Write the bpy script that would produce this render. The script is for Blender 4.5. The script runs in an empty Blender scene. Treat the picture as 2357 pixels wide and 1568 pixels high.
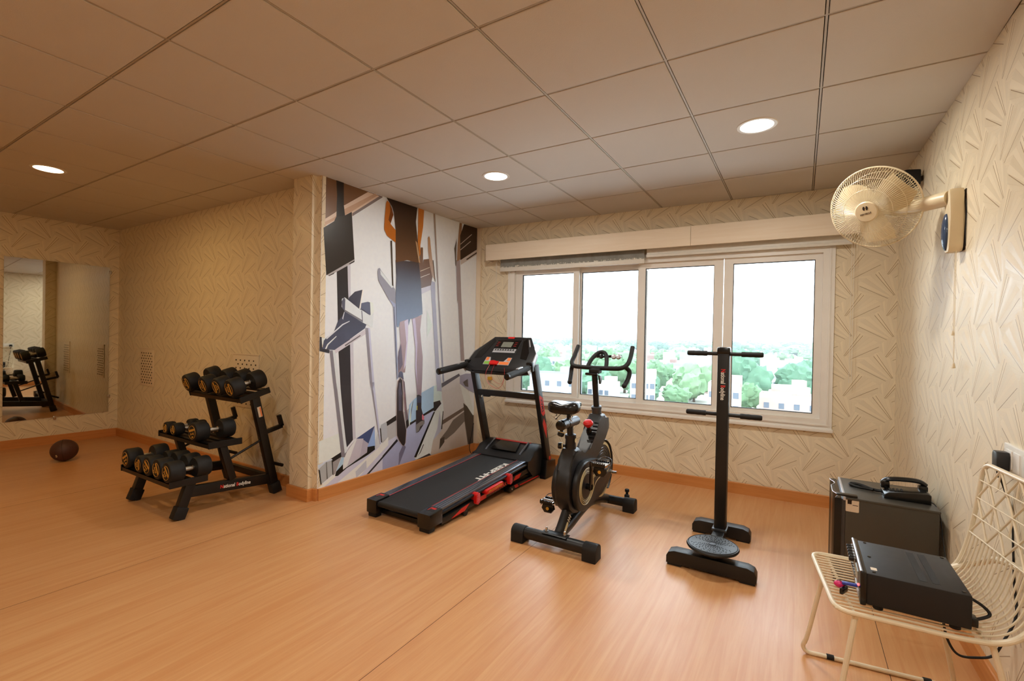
import bpy, bmesh, math, random
from mathutils import Vector, Matrix
rnd = random.Random(7)
scene = bpy.context.scene
C = scene.collection
PI = math.pi
EYE = 1.325            # camera height above the floor
H = 2.571              # ceiling height

# ------------------------------------------------------------------ camera
def _basis(y, p, r):
    f = Vector((-math.sin(y)*math.cos(p), math.cos(y)*math.cos(p), math.sin(p)))
    ri = Vector((math.cos(y), math.sin(y), 0)); up = ri.cross(f)
    return ri*math.cos(r)+up*math.sin(r), -ri*math.sin(r)+up*math.cos(r), f
_r, _u, _f = _basis(.5489, -.0069, .019)
cam_d = bpy.data.cameras.new('camera'); cam = bpy.data.objects.new('camera', cam_d); C.objects.link(cam)
cam_d.sensor_width = 36.0; cam_d.sensor_fit = 'HORIZONTAL'; cam_d.lens = 36.0*1086.17/2357
cam_d.clip_start = .02; cam_d.clip_end = 4000
cam.matrix_world = Matrix(((_r.x, _u.x, -_f.x, 0), (_r.y, _u.y, -_f.y, 0), (_r.z, _u.z, -_f.z, EYE), (0, 0, 0, 1)))
scene.camera = cam

# ------------------------------------------------------------------ sky and exposure
world = bpy.data.worlds.new('world'); scene.world = world; world.use_nodes = True
_bg = world.node_tree.nodes['Background']
_bg.inputs[0].default_value = (.80, .90, 1.0, 1); _bg.inputs[1].default_value = 6.0   # bright overcast sky
# sampling aid only (gives no light itself): tells the renderer that daylight enters through the window opening
_pl = bpy.data.lights.new('window_portal', 'AREA'); _pl.shape = 'RECTANGLE'; _pl.size = 2.9; _pl.size_y = 1.42; _pl.cycles.is_portal = True
_po = bpy.data.objects.new('window_portal', _pl); C.objects.link(_po)
_po.location = (-1.289, 4.716, 1.38); _po.rotation_euler = (-PI/2, 0, math.atan(.0397))
LAMP = 6.0                                      # radiance of a downlight's diffuser
LAMP_W, LAMP_COL = 13.5, (1.0, .95, .86)        # lamps of the window bay and the added one behind the camera
WARM_W, WARM_COL = 9.0, (1.0, .66, .25)          # warmer lamps of the mirror end
scene.view_settings.view_transform = 'Standard'; scene.view_settings.look = 'None'
scene.view_settings.exposure = 0.25; scene.view_settings.gamma = 1.0
scene.view_settings.use_curve_mapping = False
cy = scene.cycles
cy.use_denoising = True
cy.use_adaptive_sampling = True; cy.adaptive_threshold = .09; cy.adaptive_min_samples = 24
cy.use_light_tree = False; cy.debug_use_spatial_splits = True
cy.max_bounces = 6; cy.diffuse_bounces = 4; cy.glossy_bounces = 4; cy.transparent_max_bounces = 12; cy.transmission_bounces = 4
cy.sample_clamp_indirect = 4.0; cy.caustics_reflective = False; cy.caustics_refractive = False

# ------------------------------------------------------------------ materials
def lin(c):
    return tuple((v/255/12.92 if v/255 <= .04045 else ((v/255+.055)/1.055)**2.4) for v in c[:3])
class NT:
    def __init__(s, name):
        s.m = bpy.data.materials.new(name); s.m.use_nodes = True; s.t = s.m.node_tree; s.t.nodes.clear()
        s.out = s.t.nodes.new('ShaderNodeOutputMaterial')
    def n(s, typ, **k):
        nd = s.t.nodes.new(typ)
        ins = k.pop('ins', {})
        for a, v in k.items(): setattr(nd, a, v)
        for a, v in ins.items(): s.put(nd, a, v)
        return nd
    def put(s, nd, a, v):
        i = nd.inputs[a]
        if hasattr(v, 'is_output'): s.t.links.new(v, i)
        else: i.default_value = v
    def math(s, op, a, b=None, c=None):
        nd = s.n('ShaderNodeMath', operation=op)
        for i, v in enumerate((a, b, c)):
            if v is not None: s.put(nd, i, v)
        return nd.outputs[0]
    def vec(s, op, a, b=None, c=None, out=0):
        nd = s.n('ShaderNodeVectorMath', operation=op)
        for i, v in enumerate((a, b, c)):
            if v is not None: s.put(nd, i, v)
        return nd.outputs[out]
    def mix(s, f, a, b):
        nd = s.n('ShaderNodeMix', data_type='RGBA')
        s.put(nd, 0, f); s.put(nd, 6, a if hasattr(a, 'is_output') else (*a, 1)); s.put(nd, 7, b if hasattr(b, 'is_output') else (*b, 1))
        return nd.outputs[2]
    def bsdf(s, **k):
        b = s.n('ShaderNodeBsdfPrincipled')
        for a, v in k.items():
            a = {'col': 'Base Color', 'rough': 'Roughness', 'metal': 'Metallic', 'spec': 'Specular IOR Level', 'nrm': 'Normal', 'coat': 'Coat Weight', 'sheen': 'Sheen Weight'}.get(a, a)
            if a == 'Base Color' and not hasattr(v, 'is_output'): v = (*v, 1)
            s.put(b, a, v)
        s.t.links.new(b.outputs[0], s.out.inputs[0]); return b
def pm(name, col, rough=.5, metal=0., var=.06, scale=40., bump=0., bscale=300., spec=.5, coat=0.):
    """a plain painted / moulded surface: slight colour mottling from noise, optional fine bump"""
    t = NT(name); tc = t.n('ShaderNodeTexCoord').outputs['Object']
    nz = t.n('ShaderNodeTexNoise', ins={'Vector': tc, 'Scale': scale, 'Detail': 3.})
    c = lin(col); v = t.math('MULTIPLY_ADD', nz.outputs[0], 2*var, 1-var)
    cc = t.vec('SCALE', c); t.put(cc.node, 'Scale', v)
    k = dict(col=cc, rough=t.math('MULTIPLY_ADD', nz.outputs[0], .12*rough, rough*.94), metal=metal, spec=spec, coat=coat)
    if bump:
        n2 = t.n('ShaderNodeTexNoise', ins={'Vector': tc, 'Scale': bscale, 'Detail': 2.})
        k['nrm'] = t.n('ShaderNodeBump', ins={'Height': n2.outputs[0], 'Strength': bump, 'Distance': .002}).outputs[0]
    t.bsdf(**k); return t.m
def emit(name, col, st):
    t = NT(name); e = t.n('ShaderNodeEmission', ins={'Color': (*col, 1), 'Strength': st}); t.t.links.new(e.outputs[0], t.out.inputs[0]); return t.m
def glass(name, refl=.06):
    t = NT(name); tr = t.n('ShaderNodeBsdfTransparent', ins={'Color': (.97, .985, .98, 1)}); gl = t.n('ShaderNodeBsdfGlossy', ins={'Roughness': .02})
    fr = t.n('ShaderNodeFresnel', ins={'IOR': 1.35}); mx = t.n('ShaderNodeMixShader', ins={0: fr.outputs[0], 1: tr.outputs[0], 2: gl.outputs[0]})
    t.t.links.new(mx.outputs[0], t.out.inputs[0]); return t.m

PX, PZ = .2625, .318   # repeat of the wallpaper
def wallpaper(name):
    t = NT(name); p = t.n('ShaderNodeUVMap').outputs[0]
    hi = (PX/2, PZ/2, 10); lo = (-PX/2, -PZ/2, -10)
    segs = [((0, 0), (.116, -.166)), ((.019, .014), (.122, -.164)), ((-.098, -.089), (.079, -.189)),
            ((-.088, -.145), (-.19, -.321)), ((-.07, -.158), (-.184, -.324)), ((.031, -.245), (-.146, -.347))]
    acc = None
    for (a, b), (c, d) in segs:
        L = math.hypot(c-a, d-b); dx, dz = (c-a)/L, (d-b)/L
        q = t.vec('WRAP', t.vec('SUBTRACT', p, ((a+c)/2, (b+d)/2, 0)), hi, lo)
        u = t.vec('DOT_PRODUCT', q, (dx, dz, 0), out=1); v = t.vec('DOT_PRODUCT', q, (-dz, dx, 0), out=1)
        m = t.math('MULTIPLY', t.math('COMPARE', u, 0., L/2), t.math('COMPARE', v, 0., .0016))
        acc = m if acc is None else t.math('ADD', acc, m)
    line = t.math('MINIMUM', acc, 1.)
    def fan(cx, cz, ax, az):
        q = t.vec('WRAP', t.vec('SUBTRACT', p, (cx, cz, 0)), hi, lo); d = t.vec('LENGTH', q, out=1)
        r = t.vec('SUBTRACT', q, (ax, az, 0)); s = t.n('ShaderNodeSeparateXYZ', ins={0: r})
        return d, t.math('ARCTAN2', s.outputs[1], s.outputs[0])
    dD, aD = fan(.02, -.09, .115, -.115); dU, aU = fan(-.09, -.25, -.105, -.095)
    sel = t.math('LESS_THAN', dU, dD)
    ang = t.math('ADD', t.math('MULTIPLY', aU, sel), t.math('MULTIPLY', aD, t.math('SUBTRACT', 1., sel)))
    k = t.math('MULTIPLY', ang, 7.5); sec = t.math('FLOOR', k); fr = t.math('FRACT', k)
    wn = t.n('ShaderNodeTexWhiteNoise', noise_dimensions='1D', ins={'W': t.math('ADD', sec, t.math('MULTIPLY', sel, 50.))}).outputs[0]
    tone = t.math('MULTIPLY_ADD', wn, .11, .93)
    base = t.vec('SCALE', lin((233, 220, 193))); t.put(base.node, 'Scale', tone)
    edge = t.math('LESS_THAN', fr, .07)
    base = t.mix(t.math('MULTIPLY', edge, .22), base, lin((188, 166, 130)))
    col = t.mix(t.math('MULTIPLY', line, .78), base, lin((134, 102, 56)))
    h = t.math('SUBTRACT', t.math('MULTIPLY', fr, .5), line)
    nr = t.n('ShaderNodeBump', ins={'Height': h, 'Strength': .35, 'Distance': .0025}).outputs[0]
    t.bsdf(col=col, rough=t.math('MULTIPLY_ADD', wn, .16, .36), spec=.45, nrm=nr); return t.m

def wood(name, c1, c2, axis=1, band=.09, rough=.38, coat=0., spec=.5):
    t = NT(name); tc = t.n('ShaderNodeTexCoord').outputs['Object']; s = t.n('ShaderNodeSeparateXYZ', ins={0: tc})
    o = 1-axis
    across = s.outputs[o] if axis < 2 else s.outputs[0]
    cell = t.math('FLOOR', t.math('DIVIDE', across, band))
    wn = t.n('ShaderNodeTexWhiteNoise', noise_dimensions='1D', ins={'W': cell}).outputs[0]
    sc = [26., 26., 26.]; sc[axis] = 1.3
    mp = t.vec('MULTIPLY', tc, tuple(sc)); off = t.n('ShaderNodeCombineXYZ', ins={0: t.math('MULTIPLY', wn, 40.), 1: t.math('MULTIPLY', wn, 17.)}).outputs[0]
    v = t.vec('ADD', mp, off)
    n1 = t.n('ShaderNodeTexNoise', ins={'Vector': v, 'Scale': 1., 'Detail': 6., 'Roughness': .62, 'Distortion': .9}).outputs[0]
    sc2 = [150., 150., 150.]; sc2[axis] = 5.
    n2 = t.n('ShaderNodeTexNoise', ins={'Vector': t.vec('MULTIPLY', tc, tuple(sc2)), 'Scale': 1., 'Detail': 3.}).outputs[0]
    f = t.math('ADD', t.math('MULTIPLY_ADD', n1, 2.4, -.78), t.math('MULTIPLY_ADD', n2, .5, -.25))
    f = t.math('ADD', f, t.math('MULTIPLY_ADD', wn, .30, -.15)); f = t.n('ShaderNodeClamp', ins={0: f}).outputs[0]
    n3 = t.n('ShaderNodeTexNoise', ins={'Vector': tc, 'Scale': 1.7, 'Detail': 4.}).outputs[0]
    nr = t.n('ShaderNodeBump', ins={'Height': n2, 'Strength': .06, 'Distance': .001}).outputs[0]
    t.bsdf(col=t.mix(f, lin(c1), lin(c2)), rough=t.math('MULTIPLY_ADD', n3, .16, rough-.08), spec=spec, nrm=nr, coat=coat); return t.m

def mcol(name, rough=.33):
    """flat print: the printed colours are stored per corner"""
    t = NT(name); a = t.n('ShaderNodeVertexColor', layer_name='Col').outputs[0]
    tc = t.n('ShaderNodeTexCoord').outputs['Object']; nz = t.n('ShaderNodeTexNoise', ins={'Vector': tc, 'Scale': 30., 'Detail': 4.}).outputs[0]
    cc = t.vec('SCALE', a); t.put(cc.node, 'Scale', t.math('MULTIPLY_ADD', nz, .1, .95))
    t.bsdf(col=cc, rough=rough, spec=.4); return t.m

M = {}
M['paper'] = wallpaper('wallpaper_fan_print')
M['floor'] = wood('vinyl_wood_floor', (200, 142, 92), (212, 162, 112), 1, .095, .36)
M['base'] = wood('baseboard_wood', (196, 128, 66), (212, 146, 84), 0, .6, .42)
M['base_y'] = wood('baseboard_wood_y', (196, 128, 66), (212, 146, 84), 1, .6, .42)
M['pelmet'] = wood('pelmet_wood', (242, 228, 206), (249, 238, 220), 0, .5, .5)
M['tile'] = pm('ceiling_tile_board', (204, 197, 187), .9, var=.02, scale=6, bump=.25, bscale=220)
M['plenum'] = pm('dark_plenum', (30, 26, 22), .95)
M['tbar'] = pm('ceiling_grid_metal', (176, 164, 146), .5, var=.03)
M['upvc'] = pm('white_upvc', (236, 233, 227), .32, var=.03, scale=12)
M['white'] = pm('white_plastic', (226, 222, 212), .4)
M['cream'] = pm('cream_plastic', (222, 206, 172), .38, var=.05, scale=18)
M['black'] = pm('black_powder_coat', (10, 10, 11), .42, var=.12, scale=60, bump=.05)
M['blackg'] = pm('black_gloss_plastic', (9, 9, 10), .24, var=.1)
M['blackm'] = pm('black_matt_rubber', (11, 11, 12), .65, var=.15, scale=90, bump=.1)
M['charc'] = pm('charcoal_plastic', (19, 19, 21), .42, var=.1)
M['belt'] = pm('belt_rubber', (20, 20, 21), .62, var=.12, scale=140, bump=.35, bscale=700)
M['rail'] = pm('side_rail_satin', (126, 132, 146), .24, .85, var=.05)
M['grey'] = pm('grey_metal', (78, 80, 84), .38, .6)
M['chrome'] = pm('chrome', (205, 203, 198), .16, 1., var=.03)
M['knurl'] = pm('knurled_chrome', (196, 192, 184), .34, 1., var=.08, bump=.6, bscale=900)
M['red'] = pm('red_plastic', (206, 24, 22), .35, var=.06)
M['redp'] = pm('red_print', (208, 34, 28), .4, var=.03)
M['orange'] = pm('orange_print', (232, 128, 66), .45, var=.03)
M['green'] = pm('green_print', (126, 178, 70), .45, var=.03)
M['whitep'] = pm('white_print', (224, 222, 214), .5, var=.03)
M['gold'] = pm('gold_print', (206, 150, 52), .4, var=.05)
M['creamp'] = pm('cream_print', (206, 190, 144), .4, var=.05)
M['lcd'] = pm('lcd_glass', (122, 126, 116), .2, var=.03)
M['silver'] = pm('silver_plastic', (196, 198, 204), .3, .3, var=.04)
M['wire'] = pm('cream_painted_wire', (226, 212, 184), .36, var=.07, scale=30)
M['fridge'] = pm('fridge_grey_steel', (74, 72, 66), .36, .35, var=.06, scale=15)
M['ampbody'] = pm('amplifier_black_steel', (25, 25, 27), .48, .2, var=.1, bump=.12, bscale=900)
M['vent'] = pm('vent_dark', (22, 21, 20), .7)
M['pink'] = pm('pink_plastic', (214, 34, 108), .4)
M['blue'] = pm('blue_plastic', (46, 66, 160), .4)
M['sticker'] = pm('paper_sticker', (220, 206, 186), .6, var=.04)
M['yellow'] = pm('yellow_plastic', (226, 170, 40), .45)
M['ball'] = pm('brown_rubber_ball', (72, 40, 32), .55, var=.2, scale=25, bump=.3, bscale=160)
M['mirror'] = pm('mirror_silver', (206, 206, 196), .015, 1., var=.004)
M['glass'] = glass('window_glass')
M['dark'] = pm('dark_hole', (40, 26, 12), .9)
M['blade'] = pm('fan_blade_plastic', (214, 196, 158), .34, var=.04)
M['wirecream'] = pm('fan_guard_wire', (232, 220, 190), .32, var=.04)
M['pv'] = pm('painted_panel', (230, 215, 192), .6, var=.05, scale=14)
M['dblue'] = pm('dark_blue_grey_panel', (58, 74, 100), .14, var=.1, scale=8)
M['lamp'] = emit('downlight_diffuser', LAMP_COL, LAMP); M['lampw'] = emit('downlight_diffuser_warm', (1., .80, .52), LAMP)
for _k in ('lamp', 'lampw'): M[_k].cycles.emission_sampling = 'NONE'
M['led'] = emit('red_led', (1, .05, .05), 6.)
M['mural'] = mcol('mural_print')

# ------------------------------------------------------------------ mesh helpers
FR = {}    # frame (matrix) of each thing: parts are modelled in room coordinates and moved into it
class B:
    def __init__(s): s.bm = bmesh.new(); s.uv = None
    def _v(s, p): return s.bm.verts.new(p)
    def box(s, c, sz, rot=None, bev=0., seg=2):
        m = Matrix.Translation(c) @ (rot.to_4x4() if rot else Matrix.Identity(4))
        vs = [s._v(m @ Vector((sz[0]/2*a, sz[1]/2*b, sz[2]/2*d))) for a in (-1, 1) for b in (-1, 1) for d in (-1, 1)]
        fs = [s.bm.faces.new([vs[i] for i in f]) for f in ((0, 1, 3, 2), (4, 6, 7, 5), (0, 4, 5, 1), (2, 3, 7, 6), (0, 2, 6, 4), (1, 5, 7, 3))]
        if bev: bmesh.ops.bevel(s.bm, geom=list({e for f in fs for e in f.edges}), offset=bev, segments=seg, affect='EDGES', profile=.6)
        return s
    def bx(s, x0, x1, y0, y1, z0, z1, bev=0., seg=2): return s.box(((x0+x1)/2, (y0+y1)/2, (z0+z1)/2), (abs(x1-x0), abs(y1-y0), abs(z1-z0)), None, bev, seg)
    def loft(s, rings, close=True, caps=True):
        R = [[s._v(p) for p in r] for r in rings]
        for a, b in zip(R, R[1:]):
            n = len(a)
            for i in range(n if close else n-1):
                j = (i+1) % n
                try: s.bm.faces.new((a[i], a[j], b[j], b[i]))
                except ValueError: pass
        if caps and close:
            for r in (R[0][::-1], R[-1]):
                try: s.bm.faces.new(r)
                except ValueError: pass
        return s
    def tube(s, pts, r, n=8, closed=False, r2=None, up=(0, 0, 1), caps=True, radii=None):
        P = [Vector(p) for p in pts]; rings = []; r2 = r2 or r; N = len(P); prev = None
        for i, p in enumerate(P):
            if closed: t = (P[(i+1) % N]-P[i-1])
            else: t = P[min(i+1, N-1)]-P[max(i-1, 0)]
            t.normalize()
            ref = prev if prev is not None else Vector(up)
            if abs(ref.dot(t)) > .97: ref = Vector((1, 0, 0)) if abs(t.x) < .8 else Vector((0, 1, 0))
            nn = (ref - t*ref.dot(t)).normalized(); b = t.cross(nn); prev = nn
            k = radii[i] if radii else 1.
            rings.append([p + nn*math.cos(2*PI*j/n)*r2*k + b*math.sin(2*PI*j/n)*r*k for j in range(n)])
        if closed: rings.append(rings[0]); return s.loft_closed(rings)
        return s.loft(rings, True, caps)
    def loft_closed(s, rings):
        R = [[s._v(p) for p in r] for r in rings[:-1]]; N = len(R)
        for k in range(N):
            a, b = R[k], R[(k+1) % N]; n = len(a)
            for i in range(n): s.bm.faces.new((a[i], a[(i+1) % n], b[(i+1) % n], b[i]))
        return s
    def cyl(s, p0, p1, r, r2=None, n=20):
        p0, p1 = Vector(p0), Vector(p1); t = (p1-p0).normalized(); ref = Vector((0, 0, 1)) if abs(t.z) < .9 else Vector((1, 0, 0))
        a = ref.cross(t).normalized(); b = t.cross(a); r2 = r if r2 is None else r2
        return s.loft([[p + (a*math.cos(2*PI*j/n)+b*math.sin(2*PI*j/n))*q for j in range(n)] for p, q in ((p0, r), (p1, r2))])
    def lathe(s, prof, o, axis=(0, 0, 1), n=24, caps=True):
        o = Vector(o); t = Vector(axis).normalized(); ref = Vector((0, 0, 1)) if abs(t.z) < .9 else Vector((1, 0, 0))
        a = ref.cross(t).normalized(); b = t.cross(a)
        return s.loft([[o + t*h + (a*math.cos(2*PI*j/n)+b*math.sin(2*PI*j/n))*r for j in range(n)] for r, h in prof], True, caps)
    def prism(s, poly, frame, d0, d1, bev=0., seg=2):
        """poly: 2-D points; frame: 4x4 whose x,y hold the polygon and z the depth"""
        lo = [s._v(frame @ Vector((a, b, d0))) for a, b in poly]; hi = [s._v(frame @ Vector((a, b, d1))) for a, b in poly]
        fs = [s.bm.faces.new(lo[::-1]), s.bm.faces.new(hi)]
        n = len(poly); fs += [s.bm.faces.new((lo[i], lo[(i+1) % n], hi[(i+1) % n], hi[i])) for i in range(n)]
        if bev: bmesh.ops.bevel(s.bm, geom=list({e for f in fs[:2] for e in f.edges}), offset=bev, segments=seg, affect='EDGES', profile=.6)
        return s
    def ball(s, c, r, n=16, m=10, rot=None):
        r = (r, r, r) if isinstance(r, (int, float)) else r; c = Vector(c); rings = []
        for i in range(1, m):
            th = PI*i/m; ring = []
            for j in range(n):
                q = Vector((math.sin(th)*math.cos(2*PI*j/n)*r[0], math.sin(th)*math.sin(2*PI*j/n)*r[1], -math.cos(th)*r[2]))
                ring.append(c + (rot @ q if rot else q))
            rings.append(ring)
        return s.loft(rings)
    def ring(s, c, axis, R, r, n=32, k=6, a0=0., a1=2*PI):
        c = Vector(c); t = Vector(axis).normalized(); ref = Vector((0, 0, 1)) if abs(t.z) < .9 else Vector((1, 0, 0)); a = ref.cross(t).normalized(); b = t.cross(a)
        full = abs(a1-a0-2*PI) < 1e-4
        pts = [c + (a*math.cos(a0+(a1-a0)*i/n)+b*math.sin(a0+(a1-a0)*i/n))*R for i in range(n if full else n+1)]
        return s.tube(pts, r, k, full, up=t)
    def mesh(s, name, smooth=35):
        bmesh.ops.recalc_face_normals(s.bm, faces=s.bm.faces)
        lim = math.radians(smooth)
        for e in s.bm.edges:
            if len(e.link_faces) != 2 or e.calc_face_angle(0) > lim: e.smooth = False
        for f in s.bm.faces: f.smooth = True
        me = bpy.data.meshes.new(name); s.bm.to_mesh(me); s.bm.free(); return me
def tag(o, label=None, cat=None, group=None, kind=None):
    for k, v in (('label', label), ('category', cat), ('group', group), ('kind', kind)):
        if v: o[k] = v
    return o
def put(name, b, mat, parent=None, smooth=35, local=False, **t):
    me = b.mesh(name, smooth) if isinstance(b, B) else b
    if parent is not None and not local: me.transform(FR[parent.name].inverted())
    if mat is not None:
        me.materials.clear(); me.materials.append(M[mat] if isinstance(mat, str) else mat)
    o = bpy.data.objects.new(name, me); C.objects.link(o); o.parent = parent
    FR[o.name] = FR[parent.name] if parent is not None else Matrix.Identity(4)
    return tag(o, **t)
def thing(name, label, cat, loc, rot=None, group=None, kind=None):
    o = bpy.data.objects.new(name, None); C.objects.link(o); o.empty_display_size = .1
    m = Matrix.Translation(loc) @ (rot.to_4x4() if rot else Matrix.Identity(4)); o.matrix_world = m; FR[o.name] = m
    return tag(o, label, cat, group, kind)
def solo(name, b, mat, label, cat, group=None, smooth=35, origin=None):
    """a thing that is one mesh: origin moved to its base"""
    me = b.mesh(name, smooth) if isinstance(b, B) else b
    if origin is None:
        xs = [v.co for v in me.vertices]; origin = Vector((sum(v.x for v in xs)/len(xs), sum(v.y for v in xs)/len(xs), min(v.z for v in xs)))
    me.transform(Matrix.Translation(-Vector(origin))); me.materials.append(M[mat] if isinstance(mat, str) else mat)
    o = bpy.data.objects.new(name, me); C.objects.link(o); o.location = origin; FR[o.name] = Matrix.Translation(origin)
    return tag(o, label, cat, group)
def dup(root, m, **t):
    def cp(o, par):
        c = o.copy(); C.objects.link(c); c.parent = par
        for ch in [x for x in bpy.data.objects if x.parent == o]: cp(ch, c)
        return c
    c = cp(root, None); c.matrix_world = m; FR[c.name] = m; return tag(c, **t)
def frame(o, x, y):
    """4x4 with origin o, axes x, y and z = x cross y"""
    x, y = Vector(x).normalized(), Vector(y).normalized(); z = x.cross(y)
    return Matrix(((x.x, y.x, z.x, o[0]), (x.y, y.y, z.y, o[1]), (x.z, y.z, z.z, o[2]), (0, 0, 0, 1)))
def lettering(txt, size, fr, bold=.0, ext=.0006, squeeze=1.):
    cu = bpy.data.curves.new('lettering', 'FONT'); cu.body = txt; cu.size = size; cu.extrude = ext; cu.offset = bold; cu.resolution_u = 3
    cu.align_x = 'CENTER'; cu.align_y = 'CENTER'
    ob = bpy.data.objects.new('lettering', cu); C.objects.link(ob)
    dg = bpy.context.evaluated_depsgraph_get(); dg.update()
    me = bpy.data.meshes.new_from_object(ob.evaluated_get(dg)); bpy.data.objects.remove(ob); bpy.data.curves.remove(cu)
    me.transform(Matrix.Diagonal((squeeze, 1, 1, 1))); w = (min(v.co.x for v in me.vertices), max(v.co.x for v in me.vertices))
    me.transform(fr); me.materials.clear(); return me, w
def bend(pts, n=5):
    """Catmull-Rom through the points"""
    P = [Vector(p) for p in pts]; out = []
    for i in range(len(P)-1):
        a, b, c, d = P[max(i-1, 0)], P[i], P[i+1], P[min(i+2, len(P)-1)]
        for k in range(n):
            t = k/n; out.append(.5*((2*b)+(c-a)*t+(2*a-5*b+4*c-d)*t*t+(3*b-a-3*c+d)*t**3))
    return out+[P[-1]]
def rrect(w, h, r, n=4):
    return [(sx*(w/2-r)+r*math.cos(a), sy*(h/2-r)+r*math.sin(a)) for sx, sy, a0 in ((1, 1, 0), (-1, 1, PI/2), (-1, -1, PI), (1, -1, 1.5*PI)) for a in [a0+PI/2*i/n for i in range(n+1)]]
RX = lambda a: Matrix.Rotation(a, 3, 'X')
RZ = lambda a: Matrix.Rotation(a, 3, 'Z')

# ================================================================== the room
TH = math.atan(.0397)
BW = frame((-2.96, 4.45, 0), (math.cos(TH), math.sin(TH), 0), (-math.sin(TH), math.cos(TH), 0))   # window wall: x along it, y outwards, z up
def bw(s, n, z): return BW @ Vector((s, n, z))

def wall(name, p0, p1, thick, hole=None, phase=(0, 0), mat='paper', z1=H):
    """slab from p0 to p1 (plan), papered face on the room side, thickness on the far side (left of p0->p1 if positive)"""
    p0, p1 = Vector((*p0, 0)), Vector((*p1, 0)); L = (p1-p0).length; t = (p1-p0)/L; nrm = Vector((-t.y, t.x, 0))
    S = [0, L]; Z = [0, z1]
    if hole: S = [0, hole[0], hole[1], L]; Z = [0, hole[2], hole[3], z1]
    bm = bmesh.new(); uv = bm.loops.layers.uv.new('UVMap'); V = {}
    def v(i, j, k):
        if (i, j, k) not in V: V[i, j, k] = bm.verts.new(p0+t*S[i]+nrm*thick*k+Vector((0, 0, Z[j])))
        return V[i, j, k]
    def face(ks):
        f = bm.faces.new([v(*k) for k in ks])
        for lp, (i, j, k) in zip(f.loops, ks): lp[uv].uv = (S[i]+thick*k-phase[0], Z[j]-phase[1])
    cells = {(i, j) for i in range(len(S)-1) for j in range(len(Z)-1) if not (hole and i == 1 and j == 1)}
    for i, j in cells:
        face(((i, j, 0), (i+1, j, 0), (i+1, j+1, 0), (i, j+1, 0))); face(((i, j, 1), (i, j+1, 1), (i+1, j+1, 1), (i+1, j, 1)))
        if (i-1, j) not in cells: face(((i, j, 0), (i, j+1, 0), (i, j+1, 1), (i, j, 1)))
        if (i+1, j) not in cells: face(((i+1, j, 0), (i+1, j, 1), (i+1, j+1, 1), (i+1, j+1, 0)))
        if (i, j-1) not in cells: face(((i, j, 0), (i, j, 1), (i+1, j, 1), (i+1, j, 0)))
        if (i, j+1) not in cells: face(((i, j+1, 0), (i+1, j+1, 0), (i+1, j+1, 1), (i, j+1, 1)))
    bmesh.ops.recalc_face_normals(bm, faces=bm.faces)
    me = bpy.data.meshes.new(name); bm.to_mesh(me); bm.free()
    return put(name, me, mat, kind='structure')
wb0, wb1 = bw(-.35, 0, 0), bw(3.80, 0, 0)
wall('wall_back', wb0.xy, wb1.xy, .22, (.35+.215, .35+3.15, .66, 2.10), (2.66+.35, .594))
wall('wall_right', (.618, 4.80), (.735, -2.6), .2, None, (.05, .47))
wall('wall_left', (-7.56, -2.6), (-7.295, 2.60), .2, None, (.13, .30))
wall('wall_rear_left', (-7.40, 2.472), (-3.535, 2.472), .25, None, (3.33, .62))
wall('wall_side', (-3.24, 2.385), (-3.2045, 4.47), .26, None, (.1, .4))
wall('wall_front', (.80, -2.6), (-7.70, -2.6), .2, None, (.1, .4))
# the column at the corner of the two bays
bm = bmesh.new(); uv = bm.loops.layers.uv.new('UVMap')
cpts = [(-3.53, 2.60), (-3.53, 2.337), (-3.292, 2.337), (-3.292, 2.378), (-3.238, 2.388), (-3.238, 2.60)]
lo = [bm.verts.new((x, y, 0)) for x, y in cpts]; hi = [bm.verts.new((x, y, H)) for x, y in cpts]; s = .07
for i in range(6):
    j = (i+1) % 6; d = math.dist(cpts[i], cpts[j]); f = bm.faces.new((lo[i], lo[j], hi[j], hi[i]))
    for lp, (a, b) in zip(f.loops, ((s, 0), (s+d, 0), (s+d, H), (s, H))): lp[uv].uv = (a, b-.05)
    s += d
bm.faces.new(hi); bm.faces.new(lo[::-1]); bmesh.ops.recalc_face_normals(bm, faces=bm.faces)
me = bpy.data.meshes.new('wall_column'); bm.to_mesh(me); bm.free(); put('wall_column', me, 'paper', kind='structure')

# floor: printed vinyl sheets, joints running away from the camera
floor = put('floor', B().bx(-7.75, .95, -2.75, 4.85, -.12, 0), 'floor', kind='structure')
for x0, x1 in ((-1.375, -1.455), (-3.19, -3.165), (.345, .325), (-4.98, -4.98)):
    y0, y1 = -2.6, (4.45 if x0 > -3.1 else 2.46)
    put('seam', B().tube([(x0, y0, .0002), (x0+(x1-x0)*.5, 1.3, .0002), (x1, y1, .0002)], .0011, 4, r2=.0004, caps=False), 'dark', floor)

# baseboards
def base(name, pts, mat):
    """swept board, room on the right-hand side of the path"""
    P = [Vector((*p, 0)) for p in pts]; th, h = .016, .096; rings = []
    for i, p in enumerate(P):
        d0 = (P[i]-P[i-1]).normalized() if i else (P[1]-P[0]).normalized(); d1 = (P[i+1]-P[i]).normalized() if i < len(P)-1 else d0
        n0, n1 = Vector((d0.y, -d0.x, 0)), Vector((d1.y, -d1.x, 0)); m = (n0+n1).normalized(); m = m/max(.3, m.dot(n0))
        rings.append([p, p+m*th, p+m*th+Vector((0, 0, h-.004)), p+m*(th-.004)+Vector((0, 0, h)), p+Vector((0, 0, h))])
    put(name, B().loft(rings), mat, kind='structure')
base('baseboard_back', [bw(-.24, 0, 0).xy, bw(3.57, 0, 0).xy], 'base')
base('baseboard_right', [(.621, 4.57), (.735, -2.6)], 'base_y')
base('baseboard_left', [(-7.56, -2.6), (-7.302, 2.47)], 'base_y')
base('baseboard_rear_left', [(-7.302, 2.472), (-3.53, 2.472)], 'base')
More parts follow.
